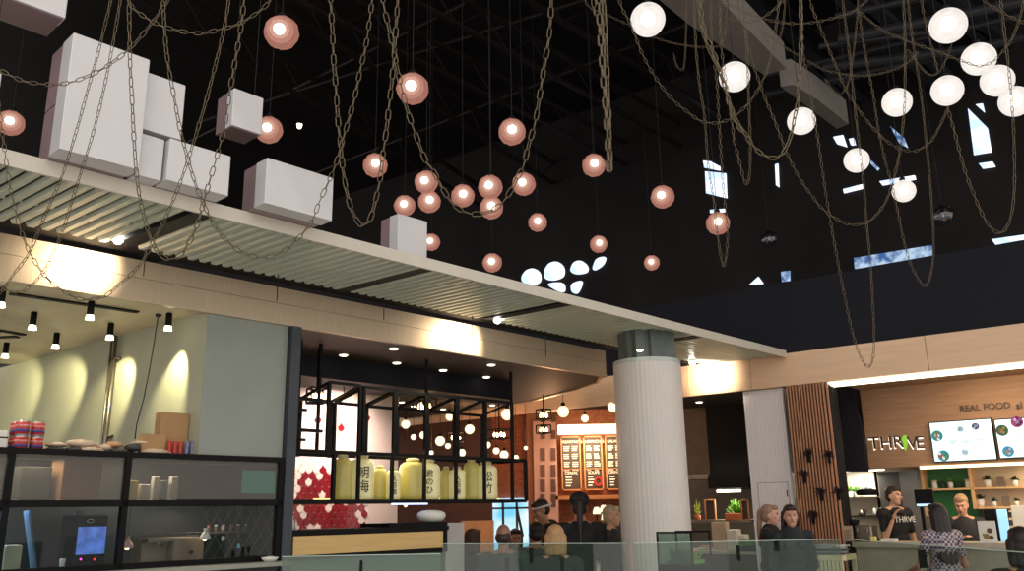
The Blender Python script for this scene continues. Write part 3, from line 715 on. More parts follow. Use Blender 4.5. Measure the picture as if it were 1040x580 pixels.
# --- wall pipe, loose cord, in the kitchen
mb = MB(); wp = hit(113, 390, c0 - S.v * .04, S.v)
mb.tube([Vector((wp.x, wp.y, 1.2)), Vector((wp.x, wp.y, zb0 - .01))], .014, 10); wp2 = wp + A * .06; mb.tube([Vector((wp2.x, wp2.y, 1.2)), Vector((wp2.x, wp2.y, zb0 - .01))], .01, 8)
for z in (1.6, 2.2, 2.8): mb.box(Frame((wp.x, wp.y), math.degrees(S.ang)), -.09, .04, .0, .04, z, z + .02)
tag(mb.build('wall_pipe', m_steel, None, True), 'pair of vertical steel pipes on the lit kitchen wall', 'pipe')
mb = MB(); p0 = at_z(161, 319, zb0); Yc_ = p0.y
pts = [at(x, y, Yc_) for x, y in ((161, 319), (157, 345), (152, 375), (146, 405), (139, 430), (137, 446))]; mb.tube(pts, .004, 6); mb.lathe((p0.x, p0.y, zb0 - .02), [(.02, 0), (.022, .019)], 14)
tag(mb.build('loose_cable', m_cord), 'thin black cord swinging from the kitchen soffit beside the pier', 'cord')
for x0, y0, x1, y1 in ((10, 299, 140, 318), (-5, 336, 25, 341), (-5, 344, 18, 343)):
    a, b = at_z(x0, y0, zb0 - .012), at_z(x1, y1, zb0 - .012); d = (b - a).normalized(); n_ = Vector((-d.y, d.x, 0)) * .025
    tag(MB().prism([a + n_, b + n_, b - n_, a - n_], (0, 0, .011)).build('air_slot', m_frame), 'narrow black air slot in the beige kitchen soffit', 'vent', 'air slots in the kitchen soffit')
# thin rods hanging from the canopy rear edge
for px, y0, y1 in ((148.5, 250, 281), (283.5, 263, 306), (390.5, 289, 325), (479.5, 308, 343), (553.5, 325, 362)):
    p = pK(px, y0, -.24); q = pK(px, y1, -.24)
    tag(MB().tube([Vector((p.x, p.y, 3.29)), Vector((p.x, p.y, q.z))], .004, 6).build('drop_rod', m_cord), 'thin black rod hanging down from the canopy in front of the beige band', 'rod', 'thin rods under the canopy')

# ============================================================ SAKE BAR
# fish-scale tile wall and white wall behind it
TV = 1.9
tw = MB(); tu0, tu1 = uP + .03, K.U(372, 500, TV)
struct('wall_sake', MB().box(K, tu0 - .4, K.U(405, 500, TV), TV + .02, TV + .12, 0, 2.86), mat('blush_white_wall', (222, 204, 196), .6, var=.03))
tw.box(K, tu0 - .02, tu1 + .04, TV + .012, TV + .019, 1.25, 2.6, 1)
m_tr = mat('red_scale_tile', (128, 20, 34), .25, coat=.5, var=.15); m_tw = mat('white_scale_tile', (228, 210, 204), .3)
def scale_tile(mb, u, z, w_, mi):
    h = w_; pts = []
    for i in range(9):
        a = PI * i / 8; pts.append((u + w_ / 2 * math.cos(a + PI), z - w_ / 2 * math.sin(a)))
    pts += [(u + w_ / 2, z + .1 * h), (u + w_ * .1, z + h * .45), (u, z + h * .62), (u - w_ * .1, z + h * .45), (u - w_ / 2, z + .1 * h)]
    mb.prism([K.pt(a, TV, b) for a, b in pts], K.v * .018, mi)
pu = .082; pz = .062; row = 0; z = 1.30; rnd = random.Random(3)
while z < 2.62:
    u = tu0 + (row % 2) * pu / 2
    while u < tu1:
        frac = (z - 1.3) / (2.1 - 1.3)
        redp = .78 if frac < .62 else (.55 if frac < .8 else (.18 if frac < .95 else .06))
        if rnd.random() < redp: scale_tile(tw, u, z, pu * .94, 0)
        elif frac < 1.0: scale_tile(tw, u, z, pu * .94, 1)
        u += pu
    row += 1; z += pz
tw_o = tw.build('scale_tile_panel', [m_tr, m_tw]); tag(tw_o, 'wall facing of red and white fish-scale tiles behind the sake bar', 'tile panel')
# counter with oak front
cb = thing('sake_bar_counter', 'black framed bar counter with a pale oak front panel', 'counter', K.pt(.8, 0, 0))
cu_0 = uP + .04; cu_1 = K.U(456, 550, -.02)
zt0 = K.W(290, 539, -.02)
MB().box(K, cu_0, cu_1, -.02, .5, zt0 - .035, zt0).build('bar_top', m_frame, cb)
MB().box(K, cu_0, cu_1, .0, .45, 1.29, zt0 - .035).build('body', m_frame, cb)
MB().box(K, cu_0 + .02, cu_1 - .06, -.012, .0, 1.325, zt0 - .042).build('oak_panel', m_panelwood, cb)
MB().box(K, cu_0, cu_1, .05, .45, 0, 1.29).build('base', mat('grey_green_base', (120, 134, 124), .5), cb)
MB().box(K, K.U(393, 532, .05), cu_1 + .02, .02, .4, zt0, zt0 + .03).build('raised_ledge', m_frame, cb)
p = K.pt(K.U(441, 528, .12), .16, zt0 + .031)
wd = thing('white_bowl_lamp', 'white rounded upturned bowl on the dark end of the sake bar', 'bowl', p)
MB().lathe(p, [(.07, 0), (.105, .015), (.125, .045), (.118, .075), (.09, .092), (.03, .10)], 28).build('shell', m_plastic, wd, True); MB().lathe(p - Vector((0, 0, 0)), [(.04, 0), (.04, .012)], 16).build('foot', m_frame, wd)
for px, h_, l in ((297, .10, 'left'), (300.5, .07, 'right')):
    p = K.pt(K.U(px, 534, .1), .1, zt0 + .001); tag(MB().lathe(p, [(.01, 0), (.012, h_ * .6), (.005, h_ * .8), (.005, h_)], 12).build('sauce_bottle', m_plastic, None, True), 'tiny white bottle on the bar beside the post, %s' % ('the taller one' if l == 'left' else 'the shorter one'), 'bottle')
tag(MB().box(K, K.U(456, 560, .0) + .005, K.U(472, 560, .0) + .04, .05, .4, 0, K.W(464, 531, .05)).build('partition_wall', mat('pale_grey_partition', (178, 174, 172), .6)), 'pale grey low partition at the end of the sake bar', 'partition')

# hanging black frame with the jar shelf
fm = thing('hanging_jar_frame', 'black square-tube frame hanging from the soffit and carrying the glowing jars', 'shelf frame', K.pt(2, .3, 1.7))
FV, FB = .16, .50; T = .028
zlo = K.W(420, 509, FV); zmid = K.W(400, 462, FV)
UX = [K.U(x, 480, FV) for x in (343, 364, 398, 431, 463, 492, 520)]
uE0, uE1 = uP + .06, K.U(534, 490, FV)
mb = MB()
for v in (FV, FB):
    mb.bar(K.pt(uE0, v, zlo), K.pt(uE1, v, zlo), T); mb.bar(K.pt(uE0, v, zmid), K.pt(uE1, v, zmid), T)
for uu in (uE0, uE1):
    for z in (zlo, zmid): mb.bar(K.pt(uu, FV, z), K.pt(uu, FB, z), T)
for uu in (uE0 + .05, UX[0] - .04, uE1): mb.bar(K.pt(uu, FV, zlo), K.pt(uu, FV, zmid), T)
mb.build('main_rails', m_frame, fm)
MB().box(K, UX[0] - .05, uE1, FV + .015, FB - .01, zlo + .004, zlo + .014).build('shelf_board', m_frame, fm)
for uu in UX[1:]:
    MB().bar(K.pt(uu, FV, zlo), K.pt(uu, FV, zmid), T * .9).build('upright', m_frame, fm)
lp = MB(); bays = [(333, 365, 390), (369, 400, 395), (402, 432, 399), (434, 463, 402), (465, 492, 405), (493, 520, 408)]
for i, (a, b, top) in enumerate(bays):
    for v, dx, dz_ in ((FV, 0, 0), (FB + .12, .04, -.08)):
        u0, u1 = K.U(a, 430, FV) + dx, K.U(b, 430, FV) + dx; z1 = K.W((a + b) / 2, top, FV) + dz_
        q = MB(); q.bar(K.pt(u0, v, zmid - .01), K.pt(u0, v, z1), T * .9); q.bar(K.pt(u1, v, zmid - .01), K.pt(u1, v, z1), T * .9); q.bar(K.pt(u0, v, z1), K.pt(u1, v, z1), T * .9)
        if v == FV:
            q.bar(K.pt(u0, v, z1), K.pt(u0 + .04, FB + .12, z1 - .08), T * .7); q.bar(K.pt(u1, v, z1), K.pt(u1 + .04, FB + .12, z1 - .08), T * .7)
        q.build('frame_bay', m_frame, fm)
for px in (303, 324, 433, 519):
    uu = K.U(px, 400, FB); MB().bar(K.pt(uu, FB, zmid), K.pt(uu, FB, zb0 + .0), T * .8).build('hanger', m_frame, fm)
q = MB()
for z in (K.W(310, 437, FV), K.W(310, 405, FV)): q.bar(K.pt(uE0, FV, z), K.pt(K.U(327, 437, FV), FV, z), T * .9); q.bar(K.pt(uE0, FB, z - .04), K.pt(K.U(335, 437, FV), FB, z - .04), T * .8)
q.bar(K.pt(uE0, FV, K.W(310, 437, FV)), K.pt(uE0, FB, K.W(310, 437, FV)-.04), T * .8); q.bar(K.pt(uE0, FV, K.W(310, 437, FV)), K.pt(uE0, FV, K.W(310, 405, FV)), T * .8)
q.build('side_frame', m_frame, fm)
q = MB(); q.bar(K.pt(UX[1], FV, zlo + .05), K.pt(UX[1], FV, zlo + .06), .01)
# light under and above the jars
MB().box(K, UX[0], uE1 - .05, FB - .028, FB - .016, zlo + .016, zlo + .03).build('glow_strip', emis('shelf_glow', (255, 244, 150), 1.6), fm)
tag(MB().box(K, K.U(399, 511, FV), K.U(434, 511, FV), FV - .005, FV + .02, zlo - .026, zlo - .015).build('strip_light', emis('cool_strip', (190, 210, 255), 3)), 'small bluish strip light under the middle of the jar shelf', 'strip light')
light('AREA', K.pt((UX[2] + UX[3]) / 2, FB - .03, zmid - .03), 3, (255, 240, 190), K.pt((UX[2] + UX[3]) / 2, FB - .15, zlo), .5, name='jar_shelf_light')
m_jar = mat('frosted_yellow_glass', (222, 214, 166), .35, var=.06, emit=.2, ecol=(226, 210, 140), coat=.3)  # faint emission stands in for backlight shining through the jars
m_jar2 = mat('olive_backlit_glass', (184, 170, 96), .35, var=.1, emit=.14, ecol=(190, 178, 80), coat=.3)
m_jcap = mat('jar_straw_cap', (204, 196, 150), .6)
m_ink = mat('black_ink', (24, 24, 24), .6); m_redink = mat('red_ink', (196, 60, 30), .6)
def jar(px, pxw, ytop, m, txt, label, v=.24, redarc=False, cap=True):
    u = K.U(px, 490, v); r = pxw / 2 * abs(K.U(px + 1, 490, v) - K.U(px, 490, v)) * .98 * .98
    z1 = K.W(px, ytop, v); zz = zlo + .015; h = z1 - zz; vv = v + r
    vv = min(vv, FB - .035 - r)
    p = K.pt(u, vv, zz); t = thing('sake_jar', label, 'jar', p, 0, 'glowing sake jars on the hanging shelf')
    MB().lathe(p, [(r * .86, 0), (r * .97, h * .03), (r, h * .1), (r, h * .76), (r * .93, h * .84), (r * .7, h * .9), (r * .42, h * .93)], 28).build('jar_body', m, t, True)
    if cap: MB().lathe(p + Vector((0, 0, h * .93)), [(r * .44, 0), (r * .5, h * .02), (r * .5, h * .07), (r * .3, h * .09)], 20).build('stopper', m_jcap, t, True)
    if txt:
        q = p - EYEP; nrm = Vector((-q.x, -q.y, 0)).normalized(); right = Vector((0, 0, 1)).cross(nrm)
        n_ = len(txt); sz = h * .62 / n_
        for i, ch in enumerate(txt):
            o = p + nrm * (r + .004) + Vector((0, 0, h * .74 - sz * (i + .5) - .0)) + right * r * .12
            text_obj('character', ch, sz * .98, m_ink, t, o, right, (0, 0, 1), .003)
        if redarc:
            o = p + nrm * (r + .002); mb = MB(); mb.tube([o + right * (-r * .05 - r * .55 * math.cos(a)) + Vector((0, 0, h * .42 + h * .26 * math.sin(a))) - nrm * .012 for a in [(-60 + 10 * i) * PI / 180 for i in range(13)]], .007, 6); mb.build('red_arc', m_redink, t)
jar(353, 19, 462, m_jar2, '', 'plain olive backlit jar at the left end of the hanging shelf', .3)
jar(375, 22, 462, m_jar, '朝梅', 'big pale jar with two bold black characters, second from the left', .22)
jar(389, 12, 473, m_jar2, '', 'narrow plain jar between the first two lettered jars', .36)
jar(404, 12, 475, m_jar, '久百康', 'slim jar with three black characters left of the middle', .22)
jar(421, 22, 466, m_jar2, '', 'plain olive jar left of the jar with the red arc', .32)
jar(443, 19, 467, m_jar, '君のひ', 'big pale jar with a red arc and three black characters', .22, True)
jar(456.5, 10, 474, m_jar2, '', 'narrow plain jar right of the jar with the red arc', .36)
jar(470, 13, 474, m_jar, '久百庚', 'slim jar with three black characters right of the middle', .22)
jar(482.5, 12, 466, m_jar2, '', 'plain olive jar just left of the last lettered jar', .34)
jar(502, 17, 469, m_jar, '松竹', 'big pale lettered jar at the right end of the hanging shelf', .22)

# bulbs and cage pendants over the bar
def ceil_above(p):
    u, v, z = K.inv(p)
    if uP < u < hu1 and hv < v < 4.6: return 2.8 if v < hv + .5 else 2.86
    if uP < u < 3.8 and 0 < v < 4.6: return zb0
    return 3.25
def bulb_pendant(px, py, rpx, Y, label):
    p = at(px, py, Y); r = rpx * Y / 890; t = thing('globe_pendant', label, 'pendant lamp', p, 0, 'warm globe bulbs over the sake bar')
    MB().ell(p, r, r, r, None, 16, 10).build('globe', m_hglass, t, True)
    MB().ell(p, r * .55, r * .55, r * .55, None, 10, 7).build('filament', m_bulbs, t, True)
    MB().lathe(p + Vector((0, 0, r * .9)), [(r * .35, 0), (r * .4, r * .5), (r * .2, r * .7)], 10).build('socket', m_frame, t)
    MB().tube([p + Vector((0, 0, r)), Vector((p.x, p.y, ceil_above(p)))], .004, 5).build('cord', m_cord, t)
for i, (px, py, r, Y, d) in enumerate([
        (412, 431, 4.5, 9.6, 'leftmost of the larger ones'), (430, 442, 4, 9.9, 'just right of the tall upright'), (447, 448, 5, 10, 'large, low, in the middle'),
        (420, 444, 3, 10.8, 'small, low, left of the middle'), (455, 453, 3, 10.9, 'small, beside the large low one'), (477, 436, 5, 10, 'large and high, right of the middle'),
        (469, 460, 4, 10.6, 'low, above the slim right jar'), (495, 452, 3.5, 10.4, 'between two uprights'), (504, 458, 3.5, 11, 'low, above the last jar'),
        (515, 421, 6, 9.8, 'largest, at the end of the dark header'), (512, 462, 4.5, 11.1, 'low, right above the last jar'), (524, 465, 3, 11.5, 'small, at the far right of the frame'),
        (534, 455, 2.2, 12, 'tiny, against the dark wall'), (386, 447, 2.5, 11, 'tiny, behind the second frame'), (400, 455, 2.5, 11.2, 'tiny, low behind the third frame'),
        (457, 423, 4.5, 10.8, 'high, ribbed, under the low ceiling'), (438, 460, 2.5, 11.3, 'tiny, low in the middle'), (349, 406, 2.5, 8.3, 'tiny, above the tile wall'), (412, 513, 2, 10.5, 'tiny, below the jar shelf')]):
    bulb_pendant(px, py, r, Y, 'warm globe bulb over the sake bar, ' + d)
def cage(px, py, wpx, hpx, Y, ytop, label, nb=4, z_top=None):
    p = at(px, py, Y); s = Y / 890; w2 = wpx * s / 2; h2 = hpx * s / 2; t = thing('cage_pendant', label, 'pendant lamp', p - Vector((0, 0, h2)), 0, 'black cage pendants')
    c = MB(); fr_ = Frame((p.x, p.y), 30)
    for z in (p.z - h2, p.z + h2):
        for a, b in (((-w2, -w2), (w2, -w2)), ((w2, -w2), (w2, w2)), ((w2, w2), (-w2, w2)), ((-w2, w2), (-w2, -w2))):
            c.bar(fr_.pt(*a, z), fr_.pt(*b, z), .012)
    for a in ((-w2, -w2), (w2, -w2), (w2, w2), (-w2, w2)): c.bar(fr_.pt(*a, p.z - h2), fr_.pt(*a, p.z + h2), .012)
    c.bar(fr_.pt(-w2, 0, p.z - h2), fr_.pt(w2, 0, p.z - h2), .012); c.bar(fr_.pt(0, -w2, p.z - h2), fr_.pt(0, w2, p.z - h2), .012)
    c.build('cage', m_frame, t)
    MB().tube([Vector((p.x, p.y, p.z - h2)), Vector((p.x, p.y, ceil_above(p) if z_top is None else z_top))], .009, 6).build('stem', m_frame, t)
    for i in range(nb):
        a = 2 * PI * i / nb + .4; q = p + Vector((math.cos(a) * w2 * .6, math.sin(a) * w2 * .6, -h2 * .2))
        MB().lathe(q - Vector((0, 0, h2 * .45)), [(.006, 0), (.02, h2 * .35), (.017, h2 * .6), (.004, h2 * 1.05)], 10).build('flame_bulb', m_bulbs, t, True)
cage(322, 402, 17, 15, 7.4, 350, 'black cage pendant with flame bulbs beside the corner post')
cage(431, 412, 18, 13, 9.0, 368, 'black cage pendant with flame bulbs in front of the dark header', 5)
cage(507, 441, 17, 9, 10.5, 420, 'low black cage pendant behind the right end of the frame')
cage(552, 421, 11, 10, 10.6, 378, 'upper cage pendant hanging in the gap right of the sake bar', 3)
cage(552, 436, 11, 8, 10.6, 378, 'lower cage pendant directly below the other in the gap', 3, at(552, 427, 10.6).z)
cage(463, 444, 12, 9, 11.2, 420, 'small cage pendant right of the large low globe', 4)

# ============================================================ BREAD BAR beyond (far wall D)
def dxy(px, py, v=0): u, z = D.uw(px, py, v); return u, z
def dbx(name, px0, px1, py0, py1, v, d, m, label=None, cat=None, grp=None, kind=None, parent=None, z0=None):
    u0, u1 = D.U(px0, (py0 + py1) / 2, v), D.U(px1, (py0 + py1) / 2, v); z1 = D.W((px0 + px1) / 2, py0, v); zz0 = D.W((px0 + px1) / 2, py1, v) if z0 is None else z0
    o = MB().box(D, u0, u1, v, v + d, zz0, z1).build(name, m, parent); tag(o, label, cat, grp, kind); return o
dbx('wall_dark_brown', 380, 500, 395, 580, -.12, .1, bpy.data.materials['dark_red_brown_wall'], kind='structure', z0=0)
dbx('trim_8', 536, 547, 420, 560, -.3, .28, mat('brown_pillar', (150, 98, 66), .6), kind='structure', z0=0)
# window at the far end
wn = dbx('window_24', 497, 538, 506, 566, -.10, .05, sky_pane('cyan_daylight', (120, 205, 240), (235, 250, 255), 1.15, 2), kind='structure')
q = MB()
for px in (511, 525): u_ = D.U(px, 530, -.14); q.box(D, u_ - .02, u_ + .02, -.15, -.11, D.W(515, 560, -.12), D.W(515, 508, -.12))
q.box(D, D.U(497, 520, -.14), D.U(538, 520, -.14), -.15, -.11, D.W(515, 517, -.12), D.W(515, 515, -.12)); q.bar(D.pt(D.U(525, 517, -.14), -.13, D.W(525, 517, -.14)), D.pt(D.U(531, 545, -.14), -.13, D.W(531, 545, -.14)), .03)
struct('trim_9', q, m_post)
dbx('serving_counter', 468, 501, 529, 575, -1.2, .6, mat('pale_timber_front', (208, 160, 118), .6), 'pale timber counter front below the dark wall, left of the bright window', 'counter', z0=0)
# pale stepped facade with square openings
fac = thing('stepped_facade', 'pinkish white facade panel with square dark openings beside the menus', 'wall panel', D.pt(D.U(553, 480, -.5), -.5, 0))
dbx('panel', 543, 567, 428, 590, -.5, .1, mat('pink_plaster', (206, 168, 158), .7), parent=fac, z0=0)
for y in (420, 437, 455, 472, 487, 502):
    for x in (548.5, 559.5): dbx('opening', x, x + 5, y, y + 9 + 4 * (y > 450), -.51, .02, mat('window_dark', (92, 60, 54), .5) if 'window_dark' not in bpy.data.materials else bpy.data.materials['window_dark'], parent=fac)
# menu boards
m_chalk = mat('menu_black', (52, 40, 36), .6); m_let = mat('menu_letter', (232, 214, 196), .5, emit=.5)
m_frw = mat('menu_frame_wood', (170, 118, 80), .6)
for i, (a, b, hd, ft, l) in enumerate([(570, 590, 'BREAKFAST', 'CEREAL', 'left'), (593, 612, 'SANDWICHES', 'SOUPS', 'middle'), (615, 634, 'SALADS', 'DRINKS', 'right')]):
    t = thing('menu_board', {'left': 'black menu board nearest the pale facade', 'middle': 'black menu board with a red round mark, middle of three', 'right': 'black menu board partly behind the white column'}[l], 'menu board', D.pt(D.U((a + b) / 2, 498, -.15), -.15, D.W(600, 499, -.15)), 0, 'menu boards on the brick wall')
    dbx('board', a, b, 443, 498, -.14, .06, m_chalk, parent=t)
    q = MB(); u0, u1 = D.U(a, 470, -.15), D.U(b, 470, -.15); z0, z1 = D.W(600, 498, -.15), D.W(600, 443, -.15)
    for r_ in ((u0, u1, z0, z0 + .02), (u0, u1, z1 - .02, z1), (u0, u0 + .02, z0, z1), (u1 - .02, u1, z0, z1)): q.box(D, r_[0], r_[1], -.17, -.14, r_[2], r_[3])
    q.box(D, u0, u1, -.165, -.14, (z0 * .6 + z1 * .4) - .01, (z0 * .6 + z1 * .4)); q.build('frame', m_frw, t)
    text_obj('heading', hd, .062, m_let, t, D.pt((u0 + u1) / 2, -.15, z1 - .09), D.u, (0, 0, 1), .003)
    text_obj('footing', ft, .062, m_let, t, D.pt((u0 + u1) / 2, -.15, z0 + .28), D.u, (0, 0, 1), .003)
    q = MB(); rr = random.Random(i)
    for cx_ in (.14, .56):
        for k in range(13):
            if k % 4 == 3: continue
            z = z1 - .17 - k * .032; wv = rr.uniform(.22, .32); q.box(D, u0 + (u1 - u0) * cx_, u0 + (u1 - u0) * (cx_ + wv), -.146, -.141, z, z + .014)
    for k in range(4):
        z = z0 + .07 + k * .045; q.box(D, u0 + (u1 - u0) * .2, u0 + (u1 - u0) * rr.uniform(.4, .55), -.146, -.141, z, z + .016)
    q.box(D, u0 + .03, u1 - .03, -.1412, -.1402, z0 + .03, z1 - .03, 1); q.build('menu_lines', [m_let, m_chalk], t)
    if i == 1:
        uc2 = u0 + (u1 - u0) * .74; q = MB(); q.tube([D.pt(uc2 + .055 * math.cos(a_), -.15, z0 + .14 + .06 * math.sin(a_)) for a_ in [k_ * PI / 8 for k_ in range(17)]], .02, 6); q.build('red_round_mark', emis('red_mark', (240, 70, 60), 1), t)
dbx('strip_light', 567, 634, 431, 440, -.4, .2, emis('menu_strip', (255, 232, 190), 3.2), 'long warm strip light above the menu boards', 'strip light')
light('AREA', D.pt(D.U(600, 440, -.5), -.5, D.W(600, 442, -.5)), 45, (255, 220, 170), D.pt(D.U(600, 480, 0), 0, 1.9), .7, name='menu_wash')
light('POINT', at(560, 440, 12.6), 40, (255, 190, 140), None, .2, name='bread_bar_glow')
light('POINT', at(470, 450, 11.6), 25, (255, 190, 140), None, .2, name='sake_bar_glow')
wu = K.U(338, 425, TV)
light('SPOT', K.pt(wu, 1.25, 2.77), 120, (255, 230, 215), K.pt(wu, TV, 2.3), .05, 110, .8, name='tile_wash')
dbx('brick_ledge', 564, 636, 503, 507, -.5, .5, mat('ledge_wood', (196, 132, 84), .5), 'long timber ledge under the menu boards', 'ledge')
for i, (px, py, r, Y, d) in enumerate([(572, 418, 6, 11.4, 'left one in front of the wood band'), (594, 425, 4, 11.6, 'small middle one above the menus'), (623, 413, 6, 11.2, 'right one touching the white column')]):
    bulb_pendant(px, py, r, Y, 'warm globe over the menus, ' + d)
for px, py, r, l in ((606, 518, 4, 'left'), (613, 516, 4, 'middle one, highest'), (614, 524, 3.5, 'right, lowest')):
    p = at(px, py, 11.5); t = thing('table_lamp', 'small warm glowing lamp on the far counter, ' + l, 'lamp', p - Vector((0, 0, .12)), 0, 'glowing lamps on the far counter')
    rr_ = r * 11.5 / 890; MB().lathe(p - Vector((0, 0, .05)), [(rr_, 0), (rr_ * .9, .05), (rr_ * .5, .09)], 14).build('lamp_shade', m_hglass, t, True); MB().lathe(p - Vector((0, 0, .14)), [(.04, 0), (.01, .01), (.01, .1)], 12).build('base', m_frame, t)
dbx('far_counter', 596, 640, 531, 580, -3.1, .5, mat('far_counter_dark', (70, 48, 40), .6), 'dark counter below the small glowing lamps', 'counter', z0=0)

# ============================================================ SHOP FRONTS (frame S)
def sbx(name, px0, px1, py0, py1, v, d, m, label=None, cat=None, grp=None, kind=None, parent=None, z0=None, z1=None, bev=0):
    ym = (py0 + py1) / 2; u0, u1 = S.U(px0, ym, v), S.U(px1, ym, v)
    z1 = S.W((px0 + px1) / 2, py0, v) if z1 is None else z1; z0 = S.W((px0 + px1) / 2, py1, v) if z0 is None else z0
    mb = MB(); mb.bbox(S, u0, u1, v, v + d, z0, z1, bev) if bev else mb.box(S, u0, u1, v, v + d, z0, z1)
    o = mb.build(name, m, parent); tag(o, label, cat, grp, kind); return o
uK0, uK1 = S.U(690, 470, .1) - .5, S.U(761, 470, .1)
uW1 = S.U(802, 470, .1); uC0 = S.U(802.5, 470, -.04); uC1 = S.U(851, 470, -.04)
struct('wall_shop_back', MB().box(S, uK0 - .75, uK1 + .1, 2.4, 2.5, 0, 2.93), mat('dark_grey_kitchen_tile', (60, 60, 58), .4, var=.2, scale=12))
struct('trim_10', MB().box(S, uK0, uK1 + .1, .06, 2.4, 2.93, 2.98), mat('near_black_ceiling', (22, 23, 24), .6))
for px, py, d in ((710, 408, 'left'), (752, 411, 'right')):
    p = at_z(px, py, 2.925); t = thing('downlight', 'recessed downlight in the black ceiling of the grill kitchen, %s one' % d, 'downlight', p - Vector((0, 0, .01)), 0, 'grill kitchen downlights')
    MB().lathe(p - Vector((0, 0, .008)), [(.05, 0), (.052, .008)], 18).build('ring', m_plastic, t); MB().lathe(p - Vector((0, 0, .012)), [(.038, 0), (.038, .004)], 18).build('lens', m_spotlens, t)
    light('SPOT', p - Vector((0, 0, .03)), 30, (255, 236, 205), p - Vector((0, 0, 2)), .03, 80, .5, 'grill_down')
# extractor hoods
t = thing('steel_hood', 'polished steel extractor duct behind the white column', 'hood', S.pt(S.U(706, 450, 1.2), 1.3, 1.9))
sbx('duct_body', 694, 719, 420, 482, 1.2, .5, mat('dull_dark_steel', (92, 80, 72), .35, .6, spec=.4), parent=t, z1=2.93); sbx('lip', 692, 719.5, 482, 487, 1.17, .56, m_steel, parent=t)
t = thing('black_hood', 'broad matt black extractor hood over the grill kitchen', 'hood', S.pt(S.U(738, 450, 1.1), 1.3, 1.8))
sbx('canopy', 719, 760, 420, 484, 1.1, .8, m_black, parent=t, z1=2.93); sbx('lower_band', 719, 760, 484, 496, 1.05, .86, m_frame, parent=t)
sbx('hood_light', 728, 751, 497.5, 500, 1.2, .05, emis('cool_tube', (255, 240, 214), 6), parent=t)
light('AREA', S.pt(S.U(738, 500, 1.25), 1.35, 1.76), 16, (255, 236, 200), S.pt(S.U(738, 500, 1.25), 1.3, 1), .5, name='hood_task_light')
zsh = S.W(730, 529, 1.0)
sbx('serving_shelf', 690, 763, 528, 530.5, 1.0, .4, m_steel, 'long steel serving shelf in the grill kitchen', 'shelf')
def plant(name, px, pbase, hpx, wpx, v, m, pot, label, fr=S, poth=.35, grp=None, z0=None, leaves=60, cat='plant', z_above=None):
    u = fr.U(px, pbase, v); z = fr.W(px, pbase, v) if z0 is None else z0; s = abs(fr.U(px + 1, pbase, v) - u); H_ = hpx * s; Wd = wpx * s
    p = fr.pt(u, v + Wd * .3, z); t = thing(name, label, cat, p, 0, grp); r = Wd * .26; ph = H_ * poth
    MB().lathe(p, [(r * .78, 0), (r, ph), (r * .85, ph), (r * .8, ph * .85)], 16).build('pot', pot, t, True)
    mb = MB(); rr = random.Random(px)
    for i in range(leaves):
        a = rr.uniform(0, 2 * PI); e = rr.uniform(.1, 1.4); L_ = (H_ - ph) * rr.uniform(.6, 1.02)
        d = Vector((math.cos(a) * math.cos(e), math.sin(a) * math.cos(e), 0)) * Wd * .5 + Vector((0, 0, math.sin(e) * L_))
        b = p + Vector((0, 0, ph * .9)); q = b + d; n_ = Vector((-math.sin(a), math.cos(a), 0)) * Wd * .05; mid = b.lerp(q, .6) + Vector((0, 0, L_ * .06))
        mb.add([b, mid + n_, q, mid - n_], [(0, 1, 2, 3)])
    mb.build('foliage', m, t); return t
plant('potted_herb', 745, 528, 22, 22, 1.1, m_pgreen, m_terra, 'bright green potted herb on the grill kitchen shelf', z0=zsh, poth=.25, leaves=120)
plant('potted_herb', 707, 528, 22, 12, 1.1, mat('yellow_green_leaf', (170, 180, 80), .5), m_terra, 'thin yellowish potted herb on the shelf beside the white column', z0=zsh, poth=.25, leaves=30)
for a, b, l in ((716, 727, 'left of the green herb'), (753, 761, 'right of the green herb, in shade')):
    t = thing('framed_menu', 'small wooden framed dark menu on the grill shelf, ' + l, 'menu', S.pt(S.U((a + b) / 2, 520, 1.15), 1.15, zsh)); sbx('board', a, b, 508, 528, 1.15, .02, m_chalk, parent=t, z0=zsh + .001)
    q = MB(); u0, u1 = S.U(a, 520, 1.14), S.U(b, 520, 1.14); z1 = S.W((a + b) / 2, 507, 1.14); zz = zsh + .001
    for r_ in ((u0, u1, zz, zz + .018), (u0, u1, z1 - .018, z1), (u0, u0 + .016, zz, z1), (u1 - .016, u1, zz, z1)): q.box(S, r_[0], r_[1], 1.13, 1.15, r_[2], r_[3])
    q.build('frame', m_frw, t)
sbx('copper_bowl', 736, 752, 521, 528, 1.0, .06, m_terra, 'terracotta trough in front of the green herb', 'trough', z0=zsh + .001, bev=.01)
# grill counter and goods
zgc = S.W(730, 560, .25)
gc = thing('grill_counter', 'dark brown grill kitchen counter with a pale worktop', 'counter', S.pt((uK0 + uK1) / 2, .5, 0))
MB().box(S, uK0, uK1 - .03, .25, .95, 0, zgc - .03).build('body', mat('dark_brown_front', (70, 50, 44), .6), gc); MB().box(S, uK0, uK1 - .03, .2, 1.0, zgc - .03, zgc).build('worktop', m_counter, gc)
sbx('paper_bag_stack', 723, 737, 530, 557, .5, .12, mat('kraft_cream', (196, 176, 154), .8), 'tall cream paper bag stack on the grill counter', 'bag', z0=zgc + .001, bev=.005)
sbx('takeaway_box', 738, 748, 538, 557, .5, .15, m_plastic, 'white takeaway box stack beside the cream bags', 'box', z0=zgc + .001, bev=.004)
sbx('takeaway_box', 748.5, 756, 543, 557, .55, .15, m_plastic, 'lower white takeaway box nearer the white ribbed panel', 'box', z0=zgc + .001, bev=.004)
